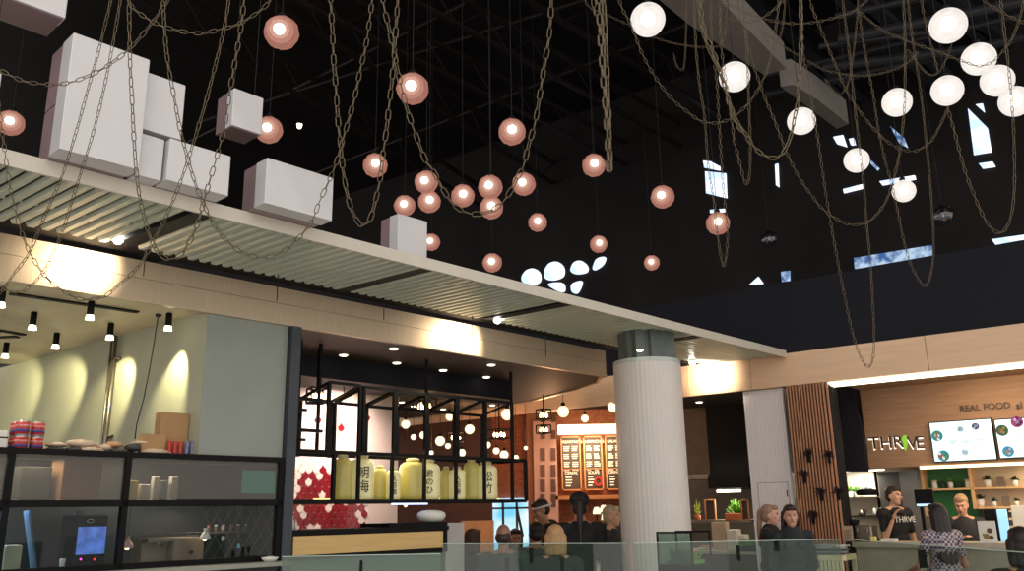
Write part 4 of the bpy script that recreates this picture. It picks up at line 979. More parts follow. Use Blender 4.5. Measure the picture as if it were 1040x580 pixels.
for i, (px, m, l) in enumerate([(712, m_red, 'red'), (718, m_red, 'red'), (714, mat('salad_green', (110, 150, 60), .6), 'green')]):
    p = S.pt(S.U(px, 556, .35 + .08 * i), .36 + .08 * i, zgc); t = thing('salad_bowl', 'small bowl of %s salad vegetables on the grill counter%s' % (l, ['', ' beside the other red bowl', ''][i]), 'bowl', p, 0, 'salad bowls')
    MB().lathe(p, [(.03, 0), (.05, .03), (.052, .035)], 14).build('bowl_body', m_plastic, t, True); q = MB()
    for k in range(14): a = k * 2.4; q.ell(p + Vector((.03 * math.cos(a) * (k % 3) / 2, .03 * math.sin(a) * (k % 3) / 2, .04)), .014, .014, .014, None, 8, 5)
    q.build('filling', m, t)
mb = MB(); rr = random.Random(4); u0, u1 = S.U(752, 555, .3), S.U(772, 555, .3)
t = thing('herb_planter', 'dark low planter full of green herbs beside the blonde woman', 'planter', S.pt((u0 + u1) / 2, .3, zgc)); MB().box(S, u0, u1, .26, .36, zgc, zgc + .06).build('trough', m_frame, t)
for i in range(140):
    b = S.pt(rr.uniform(u0, u1), rr.uniform(.27, .35), zgc + .05); q = b + Vector((rr.uniform(-.03, .03), rr.uniform(-.03, .03), rr.uniform(.04, .1))); n_ = Vector((.008, .004, 0)); m_ = b.lerp(q, .6); mb.add([b, m_ + n_, q, m_ - n_], [(0, 1, 2, 3)])
mb.build('foliage', m_pgreen, t)

# white ribbed tile pier
t = thing('ribbed_tile_pier', 'glossy white ribbed tile pier between the grill kitchen and the cedar slats', 'pier', S.pt((uK1 + uW1) / 2, .2, 0))
mb = MB(); n_ = 16; w_ = (uW1 - uK1) / n_
mb.box(S, uK1, uW1, .10, .7, 0, 2.93)
for i in range(n_): mb.bbox(S, uK1 + i * w_ + .001, uK1 + (i + 1) * w_ - .003, .088, .102, 0, 2.928, .001)
mb.build('tile_face', m_tilewhite, t)
dz0, dz1 = 1.0, S.W(785, 490, .08)
q = MB(); ud0, ud1 = S.U(769, 490, .085), S.U(800, 490, .085)
q.box(S, ud0, ud1, .085, .09, dz1 - .004, dz1); q.box(S, ud0, ud0 + .003, .086, .09, dz0, dz1); q.box(S, ud1 - .003, ud1, .086, .09, dz0, dz1); q.build('access_door_joint', m_truss, t)
MB().box(S, ud1 - .02, ud1 - .012, .075, .088, dz1 - .16, dz1 - .09).build('door_pull', m_frame, t)
# cedar slat pier
t = thing('cedar_slat_pier', 'tall pier clad in upright cedar slats over black', 'pier', S.pt((uC0 + uC1) / 2, .1, 0))
MB().bbox(S, uC0, uC1, -.01, .25, 0, 2.925, .05).build('core', m_black, t)
n_ = 14; w_ = (uC1 - uC0 - .05) / n_
for i in range(n_):
    uu = uC0 + .035 + i * w_; vv = -.04 if i < n_ - 1 else -.015
    MB().box(S, uu, uu + w_ * .52, vv, vv + .035, 0, 2.92).build('slat', m_slatwood, t)
for i, (px, py) in enumerate([(822, 461), (842, 462), (817, 482), (834, 500), (852, 499), (826, 523)]):
    u, z = S.uw(px, py, -.05); t = thing('wall_plant', ['dark wall plant highest on the cedar slats, left one', 'dark wall plant highest on the cedar slats, right one', 'dark wall plant at the left edge of the cedar slats', 'dark wall plant in the middle of the cedar slats', 'dark wall plant at the lower right edge of the cedar slats', 'lowest dark wall plant on the cedar slats'][i], 'plant', S.pt(u, -.05, z), 0, 'dark plants mounted on the cedar slats')
    MB().box(S, u - .012, u + .012, -.075, -.041, z - .09, z).build('holder', m_frame, t)
    mb = MB(); rr = random.Random(i)
    for k in range(34):
        a = rr.uniform(0, 2 * PI); e = rr.uniform(-.2, 1.2); L_ = rr.uniform(.05, .085)
        d = S.u * math.cos(a) * math.cos(e) * L_ - S.v * abs(math.sin(a)) * math.cos(e) * L_ * .8 + Vector((0, 0, math.sin(e) * L_)); b = S.pt(u, -.07, z - .01); q = b + d; n2 = d.cross(S.v).normalized() * .012; m_ = b.lerp(q, .55)
        mb.add([b, m_ + n2, q, m_ - n2], [(0, 1, 2, 3)])
    mb.build('foliage', mat('wine_dark_leaf', (52, 30, 30), .6) if i == 0 else bpy.data.materials['wine_dark_leaf'], t)

# ---- juice shop
uJ0 = uC1 + .01; uJ1 = 4.2; zW = 2.02
BV = 1.0
struct('trim_11', MB().box(S, uJ0, uJ1, .3, BV + .1, 2.93, 2.97), m_wood)
struct('wall_shop_sign', MB().box(S, uJ0, uJ1, BV, BV + .1, zW, 2.93), m_wood)
struct('wall_shop_rear', MB().box(S, uJ0 - .1, uJ1, BV + .62, BV + .7, 0, zW + .1), mat('warm_grey_wall', (120, 112, 102), .6))
struct('trim_12', MB().box(S, uJ0, uJ1, BV + .1, BV + .7, zW, zW + .04), m_wood)
cv = [(843, 395), (853, 396), (861, 402), (868, 413), (874, 432), (878, 455), (880, 479), (852, 479)]
struct('trim_13', MB().prism([S.pt(*((lambda q: (q[0], .84, q[1]))(S.uw(x, y, .84)))) for x, y in cv], S.v * .1), m_navy)
# cove light under the fascia
t = tag(MB().box(S, S.U(840, 388, .05), uJ1, .065, .16, 2.885, 2.928).build('cove_light', emis('cove_glow', (255, 236, 200), 5)), 'long glowing cove light under the pale wood fascia', 'cove light')
light('AREA', S.pt(2.2, .4, 2.9), 30, (255, 216, 168), S.pt(2.2, .9, 1.6), 1.2, name='cove_spill')
for px, py, d in ((982, 388, 'left'), (1037, 383, 'right')):
    p = at_z(px, py, 2.925); t = thing('downlight', 'recessed downlight in the juice shop soffit, %s one' % d, 'downlight', p - Vector((0, 0, .01)), 0, 'juice shop downlights')
    MB().lathe(p - Vector((0, 0, .008)), [(.05, 0), (.052, .008)], 18).build('ring', m_plastic, t); MB().lathe(p - Vector((0, 0, .012)), [(.04, 0), (.04, .004)], 18).build('lens', m_spotlens, t)
# sign
def S3(px, py, v): u, z = S.uw(px, py, v); return S.pt(u, v, z)
m_sign = mat('dark_sign_letter', (48, 36, 30), .4); m_halo = emis('sign_halo', (255, 238, 214), 2.2)
sg = thing('shop_sign', 'THRIVE lettering with a white halo and a green leaf shape on the wood wall', 'sign', S3(910, 450, BV - .03))
sc = S.U(911, 450, BV) - S.U(910, 450, BV)
for s_, px, py in (('THR', 900, 450), ('V', 927, 450), ('E', 934.5, 450)):
    o = S3(px, py, BV - .03); text_obj('letters', s_, 18.5 * sc, m_sign, sg, o, S.u, (0, 0, 1), .012)
    text_obj('halo', s_, 18.5 * sc, m_halo, sg, o + Vector((0, 0, -.012)) + S.v * .018 - S.u * .010, S.u, (0, 0, 1), .004)
q = MB(); lf = [(915.5, 446), (917.5, 442.5), (920, 442), (921.3, 447), (920.6, 453), (919.5, 458), (918.3, 456), (917.3, 450)]
q.prism([S3(x, y, BV - .045) for x, y in lf], S.v * .03); q.build('leaf_shape', emis('leaf_green', (150, 210, 70), 1), sg)
sg2 = thing('slogan_lettering', 'REAL FOOD lettering in thin dark letters high on the wood wall', 'sign', S3(1010, 412, BV - .01))
text_obj('letters', 'REAL FOOD', 8.7 * sc, m_sign, sg2, S3(1000, 413.5, BV - .012), S.u, (0, 0, 1), .008)
text_obj('script_letters', 'al', 9.5 * sc, m_sign, sg2, S3(1035, 412, BV - .012), S.u + Vector((0, 0, .1)), (0, 0, 1), .008)
# menu screens
m_scr = mat('pale_menu_screen', (200, 234, 240), .3, emit=.8, var=.03)
def screen(c0_, c1_, label, foods):
    (x0, y0), (x1, y1) = c0_, c1_; u0, za = S.uw(x0, y0, BV - .06); u1, zb = S.uw(x1, y1, BV - .06)
    t = thing('menu_screen', label, 'screen', S.pt((u0 + u1) / 2, BV - .06, zb), 0, 'menu screens'); z1, z0 = za, zb
    MB().box(S, u0 - .01, u1 + .01, BV - .055, BV - .002, z0 - .012, z1 + .012).build('casing', m_frame, t); MB().box(S, u0, u1, BV - .06, BV - .055, z0, z1).build('display', m_scr, t)
    for fx, fy, r_, cs in foods:
        uu = u0 + (u1 - u0) * fx; zz = z0 + (z1 - z0) * fy; rr_ = r_ * (z1 - z0)
        q = MB(); q.prism([S.pt(uu + rr_ * math.cos(k * PI / 10), BV - .064, zz + rr_ * math.sin(k * PI / 10)) for k in range(20)], S.v * .003, 0)
        rnd_ = random.Random(int(fx * 100 + fy * 10)); 
        for k in range(9):
            a = rnd_.uniform(0, 2 * PI); d = rnd_.uniform(0, .7) * rr_; q.prism([S.pt(uu + d * math.cos(a) + rr_ * .26 * math.cos(j * PI / 4), BV - .067, zz + d * math.sin(a) + rr_ * .26 * math.sin(j * PI / 4)) for j in range(8)], S.v * .003, 1 + k % (len(cs) - 1))
        q.build('food_picture', [emis('dish_%s_%d' % (c_, random.randint(0, 9999)), col_, .9) for c_, col_ in zip('abcd', cs)], t)
    for k, fx in enumerate((.3, .52, .74)):
        q = MB()
        for j in range(3): uu = u0 + (u1 - u0) * fx; zz = z0 + (z1 - z0) * (.5 - j * .035); q.box(S, uu, uu + (u1 - u0) * (.12 - .02 * j), BV - .0625, BV - .06, zz, zz + .006)
        q.build('small_print', mat('grey_print', (150, 160, 160), .6), t)
teal = (70, 150, 150); 
screen((944, 430), (1012, 466), 'left lit menu screen with round food pictures', [(.10, .66, .14, [teal, (210, 90, 90), (240, 240, 230), (90, 140, 60)]), (.16, .14, .14, [teal, (200, 80, 80), (90, 140, 60), (250, 250, 240)]), (.75, .84, .09, [(120, 120, 140), (60, 60, 80), (220, 220, 220), (160, 140, 200)]), (.5, .8, .08, [(200, 225, 225), (160, 190, 190), (120, 170, 150)]), (.52, .2, .08, [(205, 225, 235), (170, 200, 210), (190, 190, 210)])])
screen((1010, 427), (1062, 463), 'right lit menu screen cut by the picture edge', [(.14, .72, .15, [(90, 110, 90), (190, 160, 80), (200, 100, 60), (60, 100, 60)]), (.2, .16, .14, [(90, 160, 190), (230, 230, 230), (180, 140, 90), (110, 130, 150)]), (.5, .92, .15, [(180, 90, 130), (120, 40, 90), (230, 200, 220), (80, 60, 90)])])
# LED strip and shelves
SV = BV + .35
t = tag(MB().box(S, S.U(935, 478, BV), uJ1, BV - .02, BV + .05, zW - .03, zW - .002).build('shelf_strip_light', emis('warm_led', (255, 226, 176), 4)), 'warm LED strip along the top of the plant shelves', 'strip light')
light('AREA', S.pt(2.6, BV + .15, 1.98), 14, (255, 232, 196), S.pt(2.6, BV + .2, 1), .9, name='shelf_glow_light')
light('AREA', S.pt(S.U(875, 490, BV + .3), BV + .2, 1.97), 12, (255, 246, 226), S.pt(S.U(875, 490, BV + .3), BV + .35, 1), .35, name='left_shelf_light')
m_lw = mat('light_shelf_wood', (224, 178, 126), .5, var=.06)
t = thing('plant_shelf', 'pale wood shelf unit with a green backing, holding white pots', 'shelf', S.pt(2.4, SV, 1.5))
zs1 = S.W(1000, 495, SV); zs2 = S.W(1010, 514.5, SV)
ua, ub = S.U(937, 490, SV), S.U(987, 495, SV)
MB().box(S, ua, uJ1, SV, SV + .24, zs1 - .02, zs1).build('upper_board', m_lw, t); MB().box(S, ub, uJ1, SV, SV + .24, zs2 - .02, zs2).build('lower_board', m_lw, t)
for uu, za, zb in ((ua, zs1 - .3, zW), (ub, zs2 - .02, zW)): MB().box(S, uu - .015, uu + .015, SV, SV + .24, za, zb).build('upright', m_lw, t)
MB().box(S, ua, ub, SV + .2, SV + .24, 1.2, zW).build('green_backing', mat('leaf_green_panel', (30, 110, 46), .5, var=.15), t)
MB().box(S, ub, uJ1, SV + .2, SV + .24, zs2, zW).build('pale_backing', mat('cream_panel', (206, 190, 160), .6), t)
mpw = mat('white_ceramic', (236, 232, 224), .3)
for px, hh, ww, l in ((965, 13, 12, 'between two lidded jars on the green side'), (1003, 16, 15, 'just right of the shelf upright, upper board'), (1031, 14, 13, 'at the right end of the upper board')):
    plant('potted_plant', px, 495, hh, ww, SV + .05, m_pgreen if px == 965 else m_dgreen, mpw, 'small plant in a white pot ' + l, z0=zs1, poth=.52, grp='white potted plants on the shelf', leaves=46)
for px, hh, ww, l in ((996, 17, 16, 'largest and leafiest, left end of the lower board'), (1010, 12, 10, 'second on the lower board'), (1033, 12, 10, 'right end of the lower board')):
    plant('potted_plant', px, 515, hh, ww, SV + .05, m_dgreen, mpw, 'dark plant in a white pot, ' + l, z0=zs2, poth=.5, grp='white potted plants on the shelf', leaves=46)
for px, l in ((949, 'left'), (983, 'right')):
    p = S.pt(S.U(px, 493, SV + .08), SV + .1, zs1); t = thing('lidded_jar', 'white jar with a pale lid on the green side of the upper board, %s one' % l, 'jar', p, 0, 'white jars'); MB().lathe(p, [(.024, 0), (.03, .01), (.028, .07), (.022, .08)], 16).build('jar_body', mpw, t, True); MB().lathe(p + Vector((0, 0, .08)), [(.032, 0), (.032, .014)], 16).build('lid', m_lw, t)
for px, z_, l in ((957, zs1, 'left of the bright plant'), (974, zs1, 'right of the bright plant')):
    p = S.pt(S.U(px, 493, SV + .08), SV + .12, z_); tag(MB().lathe(p, [(.02, 0), (.022, .03), (.012, .07), (.012, .085)], 12).build('green_bottle', m_dgreen, None, True), 'small dark green bottle on the upper board ' + l, 'bottle')
for px, z_, l in ((1018, zs1, 'upper'), (1020, zs2, 'lower')):
    u = S.U(px, 500, SV + .08); tag(MB().bbox(S, u - .035, u + .035, SV + .1, SV + .13, z_, z_ + .11, .004).build('framed_picture', mat('grey_frame', (120, 104, 92), .5)), 'small grey framed picture between plants on the %s board' % l, 'picture')
# left coffee shelf
t = thing('coffee_shelf', 'lit two-board shelf of coffee things beside the cedar slats', 'shelf', S.pt(S.U(878, 520, SV), SV, 1.3))
za_, zb_ = S.W(878, 504.5, SV), S.W(878, 523.5, SV); uc0, uc1 = S.U(855, 510, SV) - .05, S.U(902, 510, SV)
MB().box(S, uc0, uc1, SV, SV + .24, za_ - .012, za_).build('upper_board', m_steel, t); MB().box(S, uc0, uc1, SV, SV + .24, zb_ - .012, zb_).build('lower_board', m_frame, t)
MB().box(S, uc0, S.U(885, 510, SV), SV + .22, SV + .25, 1.1, zW).build('backing', mat('pale_tile_backing', (214, 206, 190), .4), t)
MB().box(S, uc0, uc1, SV - .02, SV + .02, zW - .016, zW - .002).build('led_strip', emis('white_led', (255, 246, 224), 4), t)
plant('fern', 862, 504, 14, 14, SV + .05, m_pgreen, mpw, 'bright fern in a white pot, left one on the coffee shelf', z0=za_, poth=.4, leaves=80)
plant('fern', 870, 504, 13, 14, SV + .10, m_pgreen, mpw, 'bright fern in a white pot, right behind the black lamp shade', z0=za_, poth=.4, leaves=80)
p = S3(880, 500, BV - .1); t = thing('black_shade_lamp', 'wide black drum pendant in front of the coffee shelf', 'pendant lamp', p)
MB().lathe(p - Vector((0, 0, .035)), [(.10, 0), (.115, .012), (.115, .055), (.08, .07), (.03, .09)], 24).build('shade', m_frame, t, True); MB().tube([p + Vector((0, 0, .05)), Vector((p.x, p.y, 2.93))], .004, 5).build('cord', m_cord, t)
for px, l, m in ((886, 'left', mpw), (892, 'middle', m_plastic), (897, 'right', mpw)):
    p = S.pt(S.U(px, 500, SV + .1), SV + .12, zb_); tag(MB().lathe(p, [(.026, 0), (.028, .06), (.02, .07), (.02, .085)], 14).build('canister', m, None, True), 'white canister on the lower coffee board, %s one of three' % l, 'canister', 'white canisters')
p = S.pt(S.U(875, 520, SV + .1), SV + .1, zb_); t = thing('kettle', 'dark steel kettle on the lower coffee board', 'kettle', p)
MB().lathe(p, [(.04, 0), (.042, .03), (.025, .075), (.01, .08)], 18).build('body', m_steel, t, True); MB().tube([p + S.u * -.03 + Vector((0, 0, .02)), p + S.u * -.06 + Vector((0, 0, .07))], .006, 6).build('spout', m_steel, t); MB().tube([p + S.u * .02 + Vector((0, 0, .07)), p + S.u * .06 + Vector((0, 0, .06)), p + S.u * .04 + Vector((0, 0, .01))], .005, 6).build('handle', m_frame, t)
# shop counter
zct = S.W(950, 551.5, -.1)
jc = thing('juice_counter', 'long pale stone juice shop counter', 'counter', S.pt(2.2, .2, 0))
MB().box(S, uJ0 + .06, uJ1, -.1, .36, zct - .05, zct).build('worktop', m_counter, jc); MB().box(S, uJ0 + .08, uJ1, -.05, .34, 0, zct - .05).build('front', m_counter, jc)
p = S.pt(S.U(867, 545, .2), .2, zct); t = thing('coffee_grinder', 'black coffee grinder with a funnel hopper near the cedar slats', 'grinder', p)
MB().lathe(p, [(.05, 0), (.045, .1), (.03, .11), (.05, .14), (.075, .2), (.075, .215)], 18).build('grinder_body', m_frame, t, True); MB().lathe(p + Vector((0, 0, .216)), [(.077, 0), (.07, .012)], 18).build('lid', m_frame, t)
t = thing('chrome_coffee_machine', 'chrome coffee machine on the counter left of the man on the phone', 'coffee machine', S.pt(S.U(876, 548, .2), .25, zct))
u0, u1 = S.U(868, 545, .15), S.U(886, 545, .15)
MB().bbox(S, u0, u1, .15, .36, zct + .02, zct + .17, .012).build('body', m_steel, t); MB().box(S, u0 - .01, u1 + .01, .08, .36, zct, zct + .02).build('tray', m_frame, t)
for uu in (u0 + .04, u1 - .04): MB().lathe(S.pt(uu, .12, zct + .1), [(.016, 0), (.018, .03)], 12).build('group_head', m_steel, t)
t = thing('small_menu_stand', 'small beige menu stand on the counter at the foot of the cedar slats', 'menu', S.pt(S.U(858, 550, .0), 0, zct)); sbx('board', 853, 866, 534, 551, 0.0, .015, mat('beige_card', (170, 150, 124), .7), parent=t, z0=zct + .001)
q = MB(); u0, u1 = S.U(855, 540, 0), S.U(864, 540, 0)
for k in range(5): q.box(S, u0, u1 - .01 * (k % 2), -.003, .0, zct + .03 + k * .02, zct + .036 + k * .02)
q.box(S, u0 - .004, u1 + .004, -.0005, .0, zct + .02, zct + .12, 1); q.build('print_lines', [m_ink, bpy.data.materials['beige_card']], t)
t = thing('payment_monitor', 'black payment monitor with a pale blue stripe facing out', 'monitor', S3(938, 514, .2)); zc0 = zct
sbx('screen_body', 929, 948, 497, 515, .2, .03, m_frame, parent=t, bev=.004); sbx('blue_stripe', 931, 946, 511.5, 514, .196, .004, emis('pale_blue_stripe', (190, 220, 255), 1.4), parent=t)
u = S.U(938, 530, .23); MB().box(S, u - .015, u + .015, .22, .25, zct, S.W(938, 513, .23)).build('stand', m_frame, t)
t = thing('poster_stand', 'white counter card with dishes pictured, right of the counter man', 'sign', S.pt(S.U(1003, 551, 0), 0, zct)); sbx('card', 994, 1012, 529, 552, .0, .012, m_plastic, parent=t, z0=zct + .001)
for k, (x, y, r_) in enumerate([(1005, 539, 2.3), (1002, 545, 2.6), (1007, 546, 1.8), (999, 543, 1.2)]):
    q = MB(); u, z = S.uw(x, y, -.004); rr_ = r_ * sc; q.prism([S.pt(u + rr_ * math.cos(i * PI / 8), -.004, z + rr_ * math.sin(i * PI / 8)) for i in range(16)], S.v * .004); q.build('dish_picture', mat('dish_brown_%d' % k, [(96, 72, 50), (140, 120, 70), (80, 60, 50), (160, 140, 110)][k], .6), t)
sbx('tablet_screen', 1014, 1024, 517, 547, .9, .04, mat('blue_tablet', (150, 206, 240), .3, emit=.8), 'pale blue lit drinks display behind the white card', 'display', z0=1.2, bev=.004)
sbx('drinks_fridge', 1001, 1014, 517, 552, 1.0, .3, m_frame, 'narrow black fridge behind the white counter card', 'fridge', z0=0.0, bev=.01)
for k in range(4): sbx('cup_rack', 1024.5, 1030, 518 + k * 8, 520 + k * 8, .95, .2, m_lw, 'small pale wood rack board right of the blue drinks display', 'rack', 'small rack boards')
sbx('white_poster', 1029, 1048, 513, 552, .7, .02, m_plastic, 'white upright poster panel cut by the right picture edge', 'poster', z0=zct, bev=.004)
sbx('paper_stack', 895, 909, 547, 551, .1, .12, m_plastic, 'flat stack of white paper on the counter before the man on the phone', 'paper', z0=zct + .001)
sbx('sugar_box', 884, 889, 545, 551, .05, .05, mat('yellow_card_box', (230, 214, 130), .6), 'small pale yellow box on the counter beside the chrome machine', 'box', z0=zct + .001)
sbx('grey_side_panel', 918, 936, 490, 552, 1.15, .05, mat('mid_grey_panel', (108, 106, 106), .5), 'plain grey side panel behind the man on the phone', 'panel', z0=0, z1=zW - .04)
sbx('dark_rear_panel', 896, 919, 490, 552, 1.2, .05, mat('charcoal_grey_panel', (72, 70, 66), .5), 'charcoal rear panel right of the coffee shelf', 'panel', z0=0, z1=zW - .04)
# table with newspaper at the cedar slats
tb = thing('slatted_console', 'cream slatted console table standing before the cedar slats', 'table', S.pt(S.U(836, 570, -.9), -.75, 0))
u0, u1 = S.U(823, 566, -.9), S.U(856, 566, -.9); zt = S.W(838, 564, -.9)
MB().box(S, u0, u1, -.9, -.5, zt - .05, zt).build('table_top', mat('cream_paint', (206, 196, 160), .6), tb)
for i in range(8):
    uu = u0 + .01 + (u1 - u0 - .05) * i / 7; MB().box(S, uu, uu + .03, -.89, -.86, 0, zt - .05).build('slat', bpy.data.materials['cream_paint'], tb)
for uu in (u0, u1 - .04): MB().box(S, uu, uu + .04, -.54, -.5, 0, zt - .05).build('leg', bpy.data.materials['cream_paint'], tb)
t = thing('tray_of_magazines', 'untidy pile of grey magazines on the cream console', 'magazines', S.pt((u0 + u1) / 2, -.7, zt))
for i in range(5):
    f2 = Frame(((S.pt((u0 + u1) / 2, -.7)).x, (S.pt((u0 + u1) / 2, -.7)).y), -38 + [0, 12, -9, 20, -16][i]); MB().box(f2, -.15, .13, -.12, .1, zt + i * .018 + .001, zt + i * .018 + .017).build('magazine', mat('magazine_%d' % i, [(80, 80, 82), (130, 130, 128), (60, 62, 66), (150, 150, 148), (176, 178, 178)][i], .5), t)

# ============================================================ GLASS SCREENS IN FRONT
def at_d(px, py, dist):
    r = ray(px, py); return EYEP + r * (dist / r.dot(FWD))
gp = [at_z(x, y, 1.42) for x, y in ((282, 566), (452, 563))]; gp2 = [at_z(x, y, 1.42) for x, y in ((446, 553), (640, 552.5), (856, 548))] + [at_z(1055, 563, 1.42)]
segs = [(gp[0], gp[1], m_gglass, 'greenish glass screen in front of the sake bar counter'), (gp2[0], gp2[1], m_glass, 'clear glass screen in front of the seated diners'),
        (gp2[1], gp2[2], m_glass, 'clear glass screen in front of the column foot and the two standing women'), (gp2[2], gp2[3], m_glass, 'clear glass screen turning towards us at the right')]
for a, b, m, l in segs:
    d = (b - a); L_ = d.length; f = Frame((a.x, a.y), math.degrees(math.atan2(d.y, d.x))); t = thing('glass_screen', l, 'glass screen', f.pt(L_ / 2, 0, 0), 0, 'glass screens')
    MB().box(f, .02, L_ - .02, 0, .01, .12, 1.42).build('pane', m, t); MB().box(f, .02, L_ - .02, -.012, .022, 0, .12).build('shoe', m_steel, t)
    n_ = max(2, int(L_ / .75))
    for i in range(1, n_): uu = L_ * i / n_; MB().box(f, uu - .005, uu + .005, -.012, .022, 1.32, 1.40).build('clamp', m_frame, t)
    MB().box(f, .02, L_ - .02, -.001, .011, 1.421, 1.424).build('polished_edge', mat('green_glass_edge', (170, 190, 180), .2), t)
# glass case at the foot of the column
c_ = S.inv(at(684, 560, 6.7)); t = thing('glass_case', 'small greenish glass food case at the foot of the white column', 'display case', S.pt(c_[0], c_[1], 0))
u0, u1 = S.U(667, 555, c_[1]), S.U(703, 555, c_[1]); z1 = S.W(684, 540, c_[1]); z0 = 1.2
q = MB(); vv = c_[1]
for a in (u0, u1 - .012):
    for b in (vv, vv + .3): q.box(S, a, a + .012, b, b + .012, z0, z1)
for b in (vv, vv + .3): q.box(S, u0, u1, b, b + .012, z1 - .012, z1)
q.build('frame', m_frame, t); MB().box(S, u0, u1, vv + .002, vv + .006, z0, z1 - .01).build('front_glass', m_gglass, t); MB().box(S, u0, u1, vv, vv + .31, 0, z0).build('plinth', m_frame, t)
t = plant('salad_tray', 0, 0, 1, 1, 0, m_pgreen, m_plastic, '') if False else None
q = MB(); rr = random.Random(9)
for i in range(70):
    b = S.pt(rr.uniform(u0 + .05, u1 - .05), vv + rr.uniform(.08, .25), z0 + .03); d = Vector((rr.uniform(-.04, .04), rr.uniform(-.04, .04), rr.uniform(.02, .09))); n_ = Vector((.012, .008, 0)); m_ = b + d * .6; q.add([b, m_ + n_, b + d, m_ - n_], [(0, 1, 2, 3)])
q.box(S, u0 + .04, u1 - .04, vv + .06, vv + .27, z0 + .001, z0 + .03); tag(q.build('salad_tray', m_pgreen), 'tray of green salad leaves inside the small glass case', 'tray')
for px, py, Y, l in ((515, 573, 5.6, 'dark bottle behind the glass before the bald man'), (571, 570, 5.6, 'dark bottle behind the glass below the blonde head'), (607, 572, 5.6, 'clear grey bottle behind the glass near the column')):
    p = at(px, py, Y); t = thing('table_bottle', l, 'bottle', (p.x, p.y, .97)); b = Vector((p.x, p.y, .97))
    m = m_frame if px < 600 else m_steel
    MB().lathe(b, [(.03, 0), (.035, .01), (.035, .2), (.014, .27), (.013, .33)], 16).build('glass_body', m, t, True); MB().lathe(b + Vector((0, 0, .33)), [(.016, 0), (.016, .025)], 12).build('cap', m_frame, t)
q = thing('high_table', 'dark high table carrying the bottles behind the glass', 'table', (.3, 5.85, 0)); MB().lbox(-.5, 1.0, 5.45, 6.2, .93, .969).build('table_top', m_frame, q)
for x in (-.45, .93):
    for y in (5.5, 6.13): MB().lbox(x, x + .04, y, y + .04, 0, .93).build('leg', m_frame, q)

# ============================================================ GLOBE PENDANTS AND PINK GLOBE REFLECTIONS
def globe(px, py, r, kind, label):
    D_ = .125 * FOC / r; p = at_d(px, py, D_); grp = {'w': 'white globe pendants', 'p': 'pink globe reflections built as globes', 'c': 'unlit clear globes'}[kind]
    key = kind
    if key not in protos:
        t = thing({'w': 'white_globe_pendant', 'p': 'pink_globe_reflection', 'c': 'clear_globe_pendant'}[kind], '', 'pendant lamp', (0, 0, 0))
        if kind == 'w':
            MB().ell((0, 0, 0), .125, .125, .122, None, 32, 20).build('globe', m_wglass, t, True, False); MB().ell((0, 0, .0), .098, .098, .095, None, 24, 14).build('inner_glow', m_wglow, t, True, False); MB().ell((0, 0, .01), .055, .055, .055, None, 20, 12).build('bulb', m_bulb, t, True, False)
        elif kind == 'p':  # reflections of the white globes, built as glowing pink globes
            MB().ell((0, 0, 0), .125, .125, .122, None, 13, 8, 0, .03).build('globe', m_pshell, t, False, False); MB().ell((-.005, -.02, .01), .098, .098, .094, None, 18, 12).build('inner_glow', m_pglow, t, True, False); MB().ell((-.005, -.03, .012), .070, .070, .068, None, 16, 10).build('core_glow', m_pglow2, t, True, False); MB().ell((-.005, -.03, .012), .044, .044, .042, None, 16, 10).build('bulb', m_bulb, t, True, False)
        else:
            MB().ell((0, 0, 0), .125, .125, .122, None, 28, 16).build('globe', m_clear, t, True, False); MB().ell((0, 0, 0), .012, .012, .03, None, 10, 7).build('bulb', m_ltin, t, True, False)
        MB().lathe((0, 0, .117), [(.03, 0), (.032, .03), (.012, .045)], 14).build('socket', m_frame, t, False, False)
        MB().tube([(0, 0, .16), (0, 0, 1)], .003, 5).build('cord', m_cord, t, False, False)
        protos[key] = t
    else: t = copy_tree(protos[key])
    t.location = p; tag(t, label, 'pendant lamp', grp)
    t.rotation_euler.z = (px * 37 % 60) / 60.0 - .5
    for c in t.children:
        if c.name.startswith('cord'): c.data = c.data.copy(); [setattr(v, 'co', Vector((v.co.x, v.co.y, 9.45 - p.z))) for v in c.data.vertices if v.co.z > .5]
    return t
protos = {}
for x, y, r, l in [(658, 20, 17.5, 'leftmost white one, left of the grey duct'), (746, 78, 15.5, 'with chains wrapped beside it, second from the left'), (814, 123, 14, 'third from the left, at the end of the heavy chain'),
                   (870, 163, 12.5, 'above the thin bright window strips'), (918, 194, 11.5, 'lowest and smallest of the white ones'), (911, 104, 14.5, 'alone in the middle of the white cluster'),
                   (963, 26, 18, 'largest, highest at the right'), (994, 60, 16.5, 'with a chain drawn across it, below the largest'), (962, 92, 15.5, 'directly below the largest, chains forking under it'), (1013, 82, 16, 'overlapping the one at the right edge'), (1031, 103, 15.6, 'at the right picture edge')]:
    globe(x, y, r, 'w', 'white glowing globe lamp ' + l)
